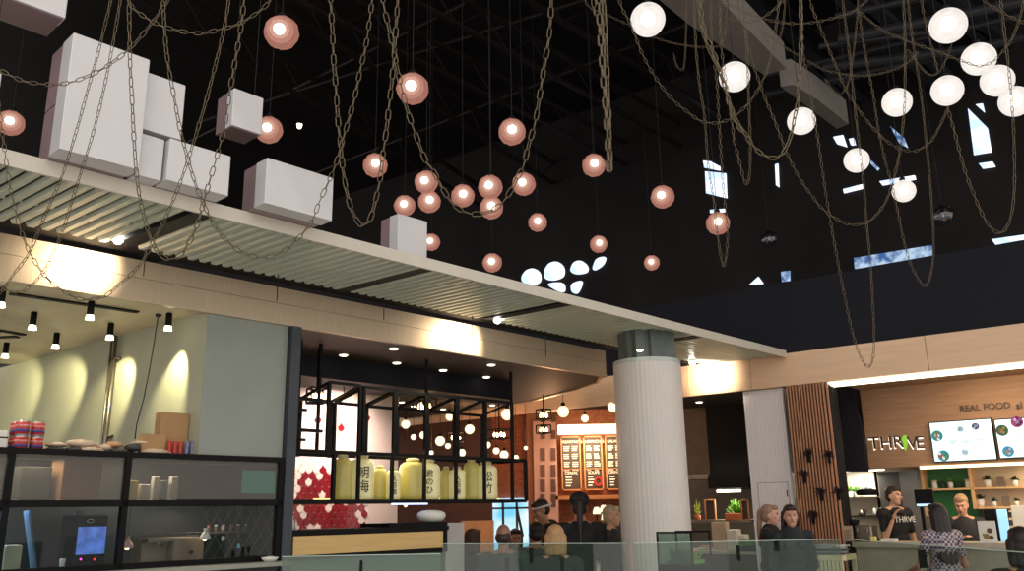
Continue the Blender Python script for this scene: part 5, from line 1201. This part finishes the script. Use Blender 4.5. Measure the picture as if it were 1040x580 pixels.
for x, y, r, l in [(286, 33, 17.5, 'largest, high above the low boxes'), (11, 125, 13, 'at the left edge beside the tallest box'), (419, 90, 16.5, 'with a heavy chain across its left side'), (273, 132, 14, 'partly behind the small hanging box'),
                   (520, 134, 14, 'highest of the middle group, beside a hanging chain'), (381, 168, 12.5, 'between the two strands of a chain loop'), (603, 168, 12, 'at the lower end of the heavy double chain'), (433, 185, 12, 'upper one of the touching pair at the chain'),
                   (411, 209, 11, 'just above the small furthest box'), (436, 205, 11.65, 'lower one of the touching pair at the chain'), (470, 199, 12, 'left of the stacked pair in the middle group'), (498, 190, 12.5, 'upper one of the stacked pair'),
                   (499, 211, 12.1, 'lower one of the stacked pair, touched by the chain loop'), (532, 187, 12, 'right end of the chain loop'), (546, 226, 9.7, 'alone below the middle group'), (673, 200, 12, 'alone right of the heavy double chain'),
                   (729, 227, 12, 'in front of a small bright window, on thin chains'), (608, 248, 9, 'just above the row of window reflections'), (500, 267, 10, 'just above the canopy edge'), (662, 267, 8, 'smallest, alone over the canopy'), (438, 246, 9, 'peeping out behind the small furthest box')]:
    globe(x, y, r, 'p', 'modelled pink globe reflection ' + l)
globe(958, 219, 10.5, 'c', 'unlit clear glass globe below the white cluster, right'); globe(781, 243, 8.5, 'c', 'unlit dim glass globe over the black wall, left')
p = at_d(304, 130, 9); tag(MB().lathe(p, [(.02, 0), (.022, .02), (.03, .04)], 12).build('roof_spotlight', m_spotlens), 'tiny bright star-like roof spotlight right of the hanging box', 'spotlight')

# ============================================================ CHAINS
def catmull(P, n=12):
    out = []; Q = [P[0] * 2 - P[1]] + P + [P[-1] * 2 - P[-2]]
    for i in range(1, len(Q) - 2):
        for k in range(n):
            t = k / n; a, b, c, d = Q[i - 1], Q[i], Q[i + 1], Q[i + 2]
            out.append(.5 * ((2 * b) + (c - a) * t + (2 * a - 5 * b + 4 * c - d) * t * t + (3 * b - a - 3 * c + d) * t ** 3))
    out.append(P[-1]); return out
def chain(pts, D_, Lpx, label, wire=.05, tw=0.0, width=.235):
    P = [at_d(x, y, D_ if not isinstance(D_, tuple) else D_[0] + (D_[1] - D_[0]) * i / (len(pts) - 1)) for i, (x, y) in enumerate(pts)]
    d0 = D_ if not isinstance(D_, tuple) else sum(D_) / 2
    # carry the cut ends up towards the roof
    C = catmull(P); Lk = Lpx * d0 / FOC; wr = Lk * wire; pitch = Lk - 3.2 * wr
    S_ = [0]
    for a, b in zip(C[:-1], C[1:]): S_.append(S_[-1] + (b - a).length)
    mb = MB(); s = 0; j = 0; k = 0; ref = Vector((.3, -1, .2)).normalized(); hw = Lk * width - wr; hl = Lk / 2 - wr
    while s + pitch < S_[-1]:
        def pos(q):
            lo, hi = 0, len(S_) - 1
            while hi - lo > 1:
                m = (lo + hi) // 2
                if S_[m] <= q: lo = m
                else: hi = m
            f = (q - S_[lo]) / max(1e-9, S_[hi] - S_[lo]); return C[lo].lerp(C[hi], min(1, f))
        a, b = pos(s), pos(s + pitch); t = (b - a).normalized(); c = (a + b) / 2
        x = (ref - t * ref.dot(t)); x = x.normalized() if x.length > .05 else t.orthogonal().normalized(); ref = x; y = t.cross(x)
        an = tw + k * PI / 2 + .55 + .25 * math.sin(k * 1.7); sx = x * math.cos(an) + y * math.sin(an); sy = t.cross(sx)
        ring = []
        for q in range(6): th = -PI / 2 + PI * q / 5; ring.append(c + t * (hl - hw + hw * math.cos(th)) + sx * hw * math.sin(th))
        for q in range(6): th = PI / 2 + PI * q / 5; ring.append(c + t * (-(hl - hw) + hw * math.cos(th)) + sx * hw * math.sin(th))
        n_ = len(ring); k0 = len(mb.v)
        for i_, r_ in enumerate(ring):
            tt = (ring[(i_ + 1) % n_] - ring[i_ - 1]).normalized(); o = tt.cross(sy).normalized()
            for w_ in range(5): aa = 2 * PI * w_ / 5; mb.v.append(r_ + o * math.cos(aa) * wr + sy * math.sin(aa) * wr)
        for i_ in range(n_):
            for w_ in range(5):
                mb.f.append([k0 + i_ * 5 + w_, k0 + i_ * 5 + (w_ + 1) % 5, k0 + ((i_ + 1) % n_) * 5 + (w_ + 1) % 5, k0 + ((i_ + 1) % n_) * 5 + w_]); mb.m.append(0)
        s += pitch; k += 1
    o = mb.build('chain', m_brass, None, True); tag(o, label, 'chain', 'brass chains hanging under the roof'); return o
UPY = -60
chain([(131, UPY), (131, -12), (132, 60), (134, 100), (136, 140), (139, 180), (144, 211), (152, 239), (161, 257), (174, 264), (187, 255), (200, 229), (207.5, 203), (214, 180), (226, 138), (233, 95), (239, 61), (245, 25), (249, -12), (252, UPY)], 3.50, 11, 'brass chain falling over the tallest box and looping back up past the small hanging box')
chain([(164, UPY), (165, -12), (169, 52), (177.6, 103), (184.5, 138), (196, 179), (205, 203), (218, 229), (238.5, 252), (259, 261), (277, 260), (295, 250), (316, 226), (324, 206), (340, 170), (348, 143), (360, 100), (366, 70), (372, 44), (379, -10), (383, UPY)], 3.58, 10.5, 'long brass chain drooping in a wide curve below the box with the mauve side')
chain([(240, UPY), (234, -12), (227, 32), (210, 100), (196.5, 145), (185, 180), (176, 203), (166, 226), (154.5, 247), (145, 265), (131, 281), (121, 289), (105, 301.5), (82, 304), (65, 296), (51.6, 286), (42.6, 276), (31, 258), (21, 233), (14.6, 209), (9, 183), (3, 139), (-4, 90)], 3.42, 9, 'brass chain sweeping down across the bright beige band to the far left')
chain([(127, UPY), (124, -12), (110, 69), (96.5, 128), (88, 157), (76, 195), (67, 225), (60.5, 243), (51.6, 263), (42.6, 279), (31, 290), (18, 297), (-12, 290)], 3.34, 8, 'right hand one of two thin chains slanting across the tallest box')
chain([(119, UPY), (115, -12), (100, 52), (86, 103), (78.5, 130), (65.5, 172), (52.7, 203), (42.6, 226), (29, 258), (13.5, 279), (3, 294), (-14, 312)], 3.27, 8, 'left hand one of two thin chains slanting across the tallest box')
chain([(-20, 60), (0, 71), (15, 79), (28.5, 83.5), (55, 86), (76, 82.5), (98.7, 73), (117.6, 61), (135.7, 45.5), (154.7, 23), (171, 0), (196, -45)], 3.20, 9.5, 'brass chain sagging level across the face of the tallest box')
chain([(100, -40), (125, -8), (133, 6), (145, 16), (158.5, 24), (173.6, 29.4), (191, 33), (206, 34), (223, 30), (240, 25.6), (257, 16), (270, 6), (280, -8), (300, -45)], 3.14, 9, 'brass chain sagging near the top edge above the hanging box')
chain([(335, UPY), (336, 0), (337, 19), (338, 38), (339, 63), (341, 85), (343.5, 124), (346, 148), (348, 170), (352, 194), (358, 216), (367.6, 230), (376, 223), (382, 201), (386, 182), (389, 156), (393, 129), (395, 108), (398.7, 76), (401.5, 38), (404, 0), (407, UPY)], 4.2, 12.5, 'heavy brass chain in a narrow U round a pink globe')
chain([(384, UPY), (389, 0), (395, 28), (399.6, 51), (404, 72), (412, 106), (423, 139), (433, 165), (440, 173), (449.7, 192), (461.7, 209), (476, 217), (491, 217), (505, 211), (517, 197), (524.5, 182), (532, 168), (536.6, 148), (544, 122), (552, 72), (558, 34), (560, 0), (562, UPY)], 4.7, 12.5, 'brass chain crossing a pink globe and looping under the middle pink group')
chain([(607, UPY), (608, 0), (610, 40), (613, 86), (616, 120), (618.5, 176)], 4.6, 14, 'left strand of the heavy straight chain ending beside a pink globe', .075)
chain([(612, UPY), (613, 0), (615, 40), (616.5, 86), (618, 120), (620, 180)], 4.75, 14, 'right strand of the heavy straight chain ending beside a pink globe', .075, .8)
chain([(601, UPY), (602, -10), (604, 16)], 4.5, 10, 'short chain stub at the top edge left of the heavy straight chain')
chain([(622, UPY), (629, 0), (641, 25), (652, 54), (664.5, 77), (681, 99), (700, 115), (712, 123), (727, 125), (741, 121), (753, 112), (766, 97), (779, 72), (785, 48), (789, 21), (791, 0), (793, UPY)], 6.0, 6.5, 'long chain sweeping from left of the first white globe down and up beside the second')
chain([(724, UPY), (722, -10), (723, 41), (728, 83), (730, 118), (733, 168), (736, 205), (739, 240), (735, 271), (729, 240), (725, 205), (719, 165), (715.5, 118), (710, 83), (706, 31), (704, UPY)], 6.2, 6, 'thin narrow chain loop reaching down past a pink globe and a bright window')
chain([(712, UPY), (712, 0), (713, 20), (717, 37), (725, 54), (735, 83), (743, 116), (747.6, 125), (758, 139), (770, 154), (785, 161), (795, 156), (803.5, 137), (807.7, 116.6), (810, 105), (811, 93), (813, 58), (813.5, 31), (813, 0), (812, UPY)], 5.0, 10, 'heavy chain scooping from the second white globe up to the third', .07)
chain([(708, UPY), (709, 0), (716, 40), (730, 70), (738, 95), (748, 122), (762, 143)], 5.1, 9, 'second golden strand running beside the heavy scooping chain', .07, .7)
chain([(730, UPY), (731, 0), (733, 52), (742, 112), (745.5, 141), (752, 168), (757, 187), (761, 179), (762, 148), (761, 118), (758, 41), (755, 0), (754, UPY)], 5.7, 6.5, 'narrow chain loop hanging straight down right of the second white globe')
chain([(742, UPY), (748.6, 0), (756, 31), (766, 68), (776.6, 99), (787, 123), (797, 150), (812, 181), (828, 203.5), (832, 209), (847, 221), (863.5, 228), (880, 226), (892.5, 215.5), (903, 197), (913, 159), (916.5, 133), (919, 97), (919, 34), (917.5, 0), (917, UPY)], 5.8, 6.2, 'long chain curving under the globe above the window strips')
chain([(813, UPY), (814, 10), (816, 58), (822, 83), (826, 116), (830, 137), (836.6, 183), (843.5, 225), (857, 297), (869, 349), (881.5, 373), (887.6, 352), (885, 283), (880, 225), (877, 186), (872, 142), (867, 98), (863, 57), (859, 26), (856, 0), (853, UPY)], 6.5, 6, 'longest chain loop, its end reaching down onto the pale wood fascia')
chain([(812, UPY), (822.6, 0), (832, 26), (846, 60), (860, 93), (877, 118), (894, 138), (911, 150), (927, 154), (939, 149), (946, 143), (954.5, 128), (963, 109)], 6.3, 6, 'chain slanting down and rising to the globe with forked chains')
chain([(962, 108), (970, 136.5), (978.6, 169), (988, 195), (1001, 224), (1015, 237), (1025.5, 224), (1030, 195), (1030, 150), (1028.6, 118), (1025, 75), (1018, 14), (1016.5, 0), (1014, UPY)], 6.0, 7, 'chain loop with a golden glint hanging under the right hand globes')
chain([(872, 12), (877, 43), (882, 72), (887, 98), (892, 131), (899, 164), (905, 184.5), (911, 211), (919, 249), (928, 275), (940, 291), (947, 269), (948, 238), (945, 191), (941, 147), (935.5, 96.5), (928.6, 52), (923, 10), (917, UPY)], 6.7, 5.6, 'chain loop crossing the bright window strip below the white globes')
chain([(933, UPY), (936, 0), (942, 31), (953, 74)], 6.15, 5.5, 'short chain slanting down left of the largest white globe')
chain([(966.6, 45), (961, 60), (953, 74), (944, 76), (934, 67), (927, 57), (920, 48)], 7.3, 5, 'small chain loop below the largest white globe')
chain([(870, 10), (895, 30), (920, 41), (934, 46.5), (954.5, 53), (977, 62), (995, 67), (1009, 62), (1020, 50), (1027, 41), (1035.5, 19), (1039, 0), (1041, UPY)], 5.9, 6, 'chain drawn across the globe below the largest one')
chain([(975, -30), (999, 0), (1020, 14), (1040, 23), (1062, 30)], 5.6, 6.5, 'chain leaving the top right corner')
chain([(716, -14), (731, 0), (762, 14.5), (787, 22), (816, 24), (850, 17.6), (872, 8), (895, -16)], 6.1, 6, 'chain sagging along the top edge above the grey duct')
chain([(735, 18), (748, 21), (768, 21), (783, 12), (795, 0), (806, -30)], 5.25, 6, 'short chain rising to the top edge over the grey duct')
chain([(775, 32), (793, 45.5), (824, 64), (837, 71), (854.5, 75), (877, 77), (897.6, 74), (920, 65), (935, 50)], 7.0, 5, 'thin chain sagging between the roof beams in the middle of the white cluster')
chain([(590, UPY), (594, 0), (615, 14), (640, 26), (665, 38), (690, 45), (722, 48), (735, 40), (738, 0), (739, UPY)], 7.6, 5, 'thin chain running level behind the first white globe')
chain([(684, 54), (687, 66), (691, 71), (695, 66), (697, 24), (698, -60)], 7.4, 4.5, 'tiny chain hook hanging from the grey duct edge')
chain([(774, 34), (781, 44), (787, 47), (793, 35), (797, 5), (797, UPY)], 7.1, 5, 'little chain hook right of the duct end')
chain([(838, 80), (846, 92), (853, 96), (861, 86), (866, 60), (871, 10), (873, -60)], 7.6, 4.5, 'little chain hook above the roof beam crossing')

# ============================================================ PEOPLE
def skin(c): return mat('skin_%d_%d_%d' % c, c, .5, var=.05)
def person(label, head, Y, rotz, skc, hairc, shirtc, pants=(34, 34, 40), hair='short', sit=False, sleeves='short', tilt=0.0, lean=0.0, turn=0.0, arms=None, female=False, extra=None, cap=None, headtilt=0.0, plaid=False, slim=1.0):
    hc = at(head[0], head[1], Y); s = 1.0; k = (.93 if female else 1.0) * slim; hs = .5 + .5 * slim if slim == 1 else slim + .04
    def hsc(mb, i0=0):
        for i in range(i0, len(mb.v)): mb.v[i] = H0 + (mb.v[i] - H0) * hs
        return mb
    t = thing('person', label, 'person', (hc.x, hc.y, 0), math.radians(rotz))
    # local frame: faces -y, x to the viewer's right when rotz = 0; hip placed so the head lands on hc
    hz = hc.z; L = MB(); v = Vector
    neck_dir = v((0, -math.sin(lean), math.cos(lean)))
    neck = v((0, 0, hz)) - v((0, 0, .13 * (.4 + .6 * hs))) + v((0, .02 + math.sin(lean) * .05, 0))
    hip = neck - v((0, -math.sin(lean), math.cos(lean))) * .52 * (k if female else 1)
    chest = neck.lerp(hip, .34); belly = neck.lerp(hip, .68)
    sw = .185 * k; hw = .095
    RT = Matrix.Rotation(turn, 3, 'Z') @ Matrix.Rotation(headtilt, 3, 'X') @ Matrix.Rotation(tilt, 3, 'Y')
    H0 = v((0, 0, hz)); hd = lambda x, y, z: H0 + RT @ v((x * .9, y, z))
    # head
    L.ell(hd(0, .012, .03), .071, .095, .095, RT, 20, 14); L.ell(hd(0, -.02, -.03), .06, .07, .08, RT, 16, 12); L.ell(hd(0, -.045, -.075), .035, .04, .035, RT, 12, 8)
    L.cap(hd(0, -.085, .025), hd(0, -.108, -.018), .009, .014, 8); L.ell(hd(0, -.078, .04), .05, .02, .014, RT, 12, 6)
    L.ell(hd(0, -.088, -.047), .022, .012, .009, RT, 10, 6)
    for sgn in (-1, 1): L.ell(hd(sgn * .076, .012, -.002), .012, .022, .032, RT, 10, 7); L.ell(hd(sgn * .042, -.06, -.012), .022, .024, .024, RT, 8, 6)
    hsc(L)
    L.cap(hd(0, .015, -.06), neck + v((0, .01, -.04)), .05 * k, .058 * k, 12)
    # trunk
    ax = (hip - neck).normalized()
    L.ell(chest, .155 * k, .105, .19); L.ell(belly, .13 * k, .10, .17); L.ell(hip, .15, .115, .12)
    shp = {}
    for sgn in (-1, 1): shp[sgn] = neck + v((sgn * sw, .01, -.065)); L.cap(neck + v((sgn * .05, .01, -.03)), shp[sgn], .05, .055, 10)
    if female:
        for sgn in (-1, 1): L.ell(chest + v((sgn * .06, -.085, .01)), .05, .05, .05)
    hands = {}; arms = arms or {}; sl = MB()
    for sgn in (-1, 1):
        el, wr = arms.get(sgn, ((.06, .03, -.29), (.04, -.07, -.53)))
        e = shp[sgn] + v((sgn * el[0], el[1], el[2])); w_ = shp[sgn] + v((sgn * wr[0], wr[1], wr[2]))
        L.cap(shp[sgn], e, .047 * k, .038 * k, 12); L.cap(e, w_, .039 * k, .026 * k, 12)
        fd = (w_ - e).normalized(); side = fd.cross(v((0, 0, 1))); side = side.normalized() if side.length > .2 else v((0, 1, 0)); nr = side.cross(fd)
        pc = w_ + fd * .055; R3 = Matrix((side, nr, fd)).transposed(); L.ell(pc, .038, .016, .048, R3, 12, 8)
        for fi, (fx, fl) in enumerate(((-.028, .062), (-.010, .072), (.009, .068), (.027, .054))):
            b = pc + fd * .035 + side * fx; m_ = b + fd * fl * .55 - nr * .008; q = m_ + fd * fl * .4 - nr * .022; L.cap(b, m_, .0088, .0082, 7); L.cap(m_, q, .0082, .007, 7)
        b = pc - fd * .02 + side * -.032 * sgn; m_ = b + fd * .032 - side * .022 * sgn - nr * .008; L.cap(b, m_, .0105, .0095, 7); L.cap(m_, m_ + fd * .026 - nr * .008, .0095, .008, 7)
        hands[sgn] = (pc, fd, nr)
        sl.cap(shp[sgn], e if sleeves == 'long' else shp[sgn].lerp(e, .62), .064 * k, .056 * k, 14)
        if sleeves == 'long': sl.cap(e, e.lerp(w_, .9), .056 * k, .042 * k, 14)
    # legs
    legs = MB(); knees = {}
    for sgn in (-1, 1):
        hp = hip + v((sgn * hw, 0, -.04))
        if sit: kn = hp + v((sgn * .04, -.42, -.02)); an = kn + v((0, -.02, -.42)); 
        else: an = v((sgn * .1, hip.y + .03, .09)); kn = hp.lerp(an, .5) + v((0, -.03, 0))
        L.cap(hp, kn, .08, .055, 12); L.cap(kn, an, .055, .036, 12); L.cap(an + v((0, .02, -.03)), an + v((0, -.13, -.055)), .036, .028, 10)
        legs.cap(hp, kn, .094, .068, 14); legs.cap(kn, an + v((0, 0, .03)), .068, .056, 14); knees[sgn] = (kn, an)
    legs.ell(hip, .165, .13, .11)
    sk = skin(skc)
    L_o = L.build('body', sk, t, True, False); remesh(L_o, .0085, 3)
    st = MB(); st.ell(chest, .172 * k, .122, .195, None, 20, 14); st.ell(belly, .15 * k, .118, .18, None, 20, 14); st.ell(hip + v((0, 0, .03)), .165, .13, .11, None, 20, 12)
    for sgn in (-1, 1): st.cap(neck + v((sgn * .06, .012, -.045)), shp[sgn], .052, .068, 14)
    if female:
        for sgn in (-1, 1): st.ell(chest + v((sgn * .06, -.092, .01)), .058, .055, .058)
    if sleeves == 'long' and not sit: st.cap(neck + v((-.05, .035, -.02)), neck + v((.05, .035, -.02)), .035, .035)
    k0 = len(st.v); st.v += sl.v; st.f += [[i + k0 for i in f] for f in sl.f]; st.m += sl.m
    if plaid:
        m, N_, Lk_, b = new_mat('check_shirt'); tc = N_.new('ShaderNodeTexCoord'); ck = N_.new('ShaderNodeTexChecker'); ck.inputs['Scale'].default_value = 42
        ck.inputs[1].default_value = lin((176, 160, 166)) + (1,); ck.inputs[2].default_value = lin((66, 60, 84)) + (1,); Lk_.new(tc.outputs['Object'], ck.inputs[0]); Lk_.new(ck.outputs[0], b.inputs['Base Color']); ms = m
    else: ms = mat('shirt_%d_%d_%d' % shirtc, shirtc, .8, var=.15, bump=.15)
    so = st.build('jacket' if sleeves == 'long' else 'shirt', ms, t, True, False); remesh(so, .011, 5)
    lo = legs.build('trousers', mat('trousers_%d' % pants[0], pants, .8), t, True, False); remesh(lo, .013, 4)
    for sgn in (-1, 1):
        an = knees[sgn][1]; sh = MB(); sh.cap(an + v((0, .03, -.05)), an + v((0, -.14, -.06)), .042, .036, 12); sh.build('shoe', m_frame, t, True, False)
    # face details
    for sgn in (-1, 1):
        hsc(MB().ell(hd(sgn * .029, -.083, .022), .012, .006, .006, RT, 10, 6)).build('eye', m_ink, t, True, False)
        hsc(MB().cap(hd(sgn * .016, -.09, .04), hd(sgn * .045, -.082, .041), .0035, .003, 6)).build('eyebrow', mat('brow_%d' % hairc[0], tuple(int(c * .7) for c in hairc), .8), t, True, False)
    hsc(MB().ell(hd(0, -.098, -.047), .02, .005, .005, RT, 10, 6)).build('lips', mat('lips', (150, 84, 76), .5), t, True, False)
    # hair
    hm = mat('hair_%d_%d_%d' % hairc, hairc, .55, var=.3, scale=40, stretch=(4, 4, 1)); hb = MB()
    if hair != 'bald':
        hb.ell(hd(0, .03, .055), .079, .094, .086, RT, 20, 14); hb.ell(hd(0, .05, .0), .074, .072, .075, RT, 16, 12)
        hb.ell(hd(0, -.045, .095), .06, .045, .035, RT, 14, 8)
    else: hb.ell(hd(0, .045, -.0), .078, .072, .07, RT, 16, 10)
    if hair in ('long', 'long_back'):
        n_ = 7
        for i in range(n_):
            a = PI * (i / (n_ - 1)); x = .085 * math.cos(a); y = .03 + .06 * math.sin(a)
            hb.cap(hd(x * .95, y, .04), neck + v((x * 1.15, y + .04, (-.30 if hair == 'long_back' else -.20) - .06 * math.sin(a))), .03, .022, 10)
    if hair == 'medium':
        for i in range(7): a = PI * i / 6; hb.cap(hd(.078 * math.cos(a), .03 + .05 * math.sin(a), .03), hd(.08 * math.cos(a), .04 + .05 * math.sin(a), -.10), .03, .025, 10)
    if hair == 'ponytail':
        hb.ell(hd(0, .12, .05), .035, .035, .04, RT); hb.cap(hd(0, .13, .04), hd(0, .15, -.12), .034, .03, 12); hb.cap(hd(0, .15, -.12), neck + v((0, .15, -.22)), .03, .012, 12)
    hsc(hb)
    ho = hb.build('hair', hm, t, True, False); remesh(ho, .008, 3)
    if cap:
        cm_ = mat('cap_%d' % cap[0], cap, .7); c2 = MB(); c2.ell(hd(0, .015, .075), .1, .112, .082, RT, 22, 14); c2.ell(hd(0, -.11, .055), .075, .075, .012, RT, 16, 6); co = c2.build('cap', cm_, t, True, False); remesh(co, .008, 2)
        MB().ell(hd(0, .126, .055), .017, .008, .014, RT, 12, 8).build('cap_opening', mat('pale_patch', (200, 190, 180), .6), t, True, False)
    if sit:
        b = hip + v((0, .02, -.13)); w_ = xf(t) @ b; st_ = thing('bar_stool', 'dark bar stool under the ' + ' '.join(label.split(',')[0].replace('person ', 'diner ').split()[:10]), 'stool', (w_.x, w_.y, 0)); z = b.z - .02
        c = Vector((w_.x, w_.y, 0)); MB().lathe(c + Vector((0, 0, z - .05)), [(.16, 0), (.18, .02), (.17, .05)], 20).build('seat', m_frame, st_, True)
        for i in range(4):
            a = PI / 4 + i * PI / 2; MB().tube([c + Vector((.1 * math.cos(a), .1 * math.sin(a), z - .04)), c + Vector((.18 * math.cos(a), .18 * math.sin(a), 0))], .014, 8).build('leg', m_frame, st_)
    return t, hands, hd, neck, chest
DK = (24, 24, 26)
person('person in black with a white bandana leaning forward over a table', (549, 519), 10.4, -70, (176, 128, 104), (26, 20, 18), DK, lean=.5, sleeves='long', headtilt=.35, arms={1: ((.0, -.12, -.27), (.0, -.36, -.36)), -1: ((.0, -.10, -.27), (.0, -.34, -.38))})
bt = at(549, 519, 10.4)
bp_ = [o for o in bpy.data.objects if o.get('label', '').startswith('person in black with a white bandana')][0]
q = MB(); q.tube([Vector((.098 * math.cos(a), .02 + .112 * math.sin(a), bt.z + .055 + .03 * math.sin(a))) for a in [i * PI / 12 for i in range(25)]], .013, 6); q.build('bandana', m_plastic, bp_, True, False)
person('person seen from behind in a black cap and ponytail, wearing a black jacket', (588.5, 516), 8.6, 176, (170, 124, 100), (34, 26, 24), DK, hair='ponytail', sleeves='long', cap=(20, 20, 22), arms={1: ((.03, -.04, -.27), (.0, -.22, -.30)), -1: ((.03, -.04, -.27), (.0, -.22, -.30))})
person('person with pale fair hair in a dark jacket behind the lit counter lamps', (622, 525), 10.4, 60, (206, 160, 130), (190, 168, 140), (34, 32, 34), sleeves='long')
person('person seated with a balding head and grey-green shirt, back turned', (511.5, 546), 8.6, 172, (176, 130, 108), (58, 48, 42), (72, 84, 80), hair='bald', sit=True)
person('person with tousled brown hair bent towards the left, dark jacket, seated', (481, 550), 9.5, 150, (160, 120, 100), (64, 44, 34), (44, 48, 50), hair='medium', sit=True, sleeves='long', lean=.15)
person('person with black hair just behind the balding diner, seated', (524, 548), 11.4, 10, (170, 126, 104), (22, 18, 18), DK, hair='medium', sit=True, sleeves='long')
person('person with short black hair and grey jacket seen from behind, seated', (544, 543), 9.5, 186, (168, 124, 102), (24, 20, 20), (78, 82, 84), sit=True, sleeves='long')
person('person with straight blonde hair seen from behind, seated', (564, 549), 7.8, 180, (210, 170, 140), (186, 146, 104), (60, 62, 64), hair='medium', sit=True, sleeves='long', female=True)
t, hands, hd, neck, chest = person('person with a blonde ponytail in black, turned right and holding a paper cup', (783, 524), 9.35, 62, (206, 158, 138), (150, 120, 100), (22, 22, 24), hair='ponytail', sleeves='long', female=True, slim=.84, arms={-1: ((.05, .0, -.26), (-.02, -.20, -.14)), 1: ((.05, .0, -.26), (.0, -.24, -.16))})
pc, fd, nr = hands[-1]; wpos = xf(t) @ (pc + fd * .04 - nr * .03); cpt = thing('takeaway_cup', 'white takeaway cup held by the woman with the blonde ponytail', 'cup', wpos - Vector((0, 0, .05)))
MB().lathe(wpos - Vector((0, 0, .05)), [(.026, 0), (.036, .09)], 16).build('cup_wall', m_plastic, cpt, True); MB().lathe(wpos + Vector((0, 0, .04)), [(.038, 0), (.038, .008), (.032, .016)], 16).build('lid', m_plastic, cpt, True)
person('person with long dark brown hair and a dark blue-black jacket facing us', (803, 525), 8.7, -8, (196, 148, 128), (40, 24, 24), (30, 33, 42), hair='long', sleeves='long', female=True, slim=.84, arms={1: ((.04, .0, -.27), (-.06, -.2, -.33)), -1: ((.06, .02, -.28), (.02, -.15, -.42))})
t, hands, hd, neck, chest = person('person with short dark hair and a black lettered T-shirt holding a phone to his mouth', (908, 504.5), S.pt(S.U(908, 510, .75), .75).y, 12, (206, 158, 128), (54, 36, 28), (22, 22, 24), turn=.35, slim=.8, arms={-1: ((.02, -.03, -.26), (-.03, -.12, -.07)), 1: ((.07, .02, -.28), (.06, -.06, -.52))})
text_obj('shirt_lettering', 'THRVE', .085, m_plastic, t, xf(t) @ (chest + Vector((.02, -.132, .05))), xf(t).to_3x3() @ Vector((1, 0, 0)), (0, 0, 1), .004)
pc, fd, nr = hands[-1]; wpos = xf(t) @ (pc + fd * .03); r3 = xf(t).to_3x3()
ph = thing('phone', 'black phone held flat at the mouth of the man in the lettered T-shirt', 'phone', wpos); mb = MB(); mb.bar(wpos - r3 @ Vector((.05, -.03, -.012)), wpos + r3 @ Vector((.07, -.03, -.012)), .022); mb.build('handset', m_frame, ph)
person('person with long straight black hair in a checked top, back turned at the counter', (951, 524), 8.15, 190, (190, 140, 114), (28, 20, 20), (120, 110, 130), hair='long_back', female=True, plaid=True, slim=.82, arms={1: ((.09, -.04, -.25), (.04, -.26, -.30)), -1: ((.09, -.04, -.25), (.04, -.26, -.30))})
person('person with short fair hair in a dark V-neck T-shirt behind the counter, looking down', (976.5, 513.5), S.pt(S.U(976, 515, .8), .8).y, -20, (214, 160, 130), (176, 140, 104), (34, 34, 38), headtilt=.3, turn=-.3, slim=.82, arms={1: ((.07, -.05, -.26), (-.08, -.24, -.30)), -1: ((.08, -.05, -.25), (-.06, -.20, -.16))})
person('person with dark hair seen from behind at the lower right picture edge', (1037, 556), 6.0, 165, (180, 134, 110), (30, 22, 22), (36, 32, 34), hair='medium', sit=True, sleeves='long', female=True)

# ============================================================ parts of parts
SUB = {'character': 'jar_body', 'red_arc': 'jar_body', 'stopper': 'jar_body', 'lens': 'ring', 'inner_glow': 'globe', 'core_glow': 'globe', 'filament': 'globe',
       'flame_bulb': 'cage', 'eye': 'body', 'eyebrow': 'body', 'lips': 'body', 'cap_opening': 'cap', 'shirt_lettering': 'shirt', 'heading': 'board', 'footing': 'board',
       'menu_lines': 'board', 'red_round_mark': 'board', 'food_picture': 'display', 'small_print': 'display', 'tape': 'carton', 'indicator_light': 'housing',
       'label_stripe': 'paper_label', 'label_picture': 'paper_label', 'round_badge': 'body', 'portafilter': 'group_head', 'door_pull': 'access_door_joint', 'dish_picture': 'card', 'print_lines': 'board', 'blue_stripe': 'screen_body'}
for t in [o for o in bpy.data.objects if o.type == 'EMPTY' and o.parent is None]:
    kids = {}
    for c in t.children: kids.setdefault(c.name.split('.')[0], c)
    for c in list(t.children):
        b = c.name.split('.')[0]
        if b in SUB and SUB[b] in kids and kids[SUB[b]] is not c: c.parent = kids[SUB[b]]
        elif b == 'lens' and 'body' in kids: c.parent = kids['body']
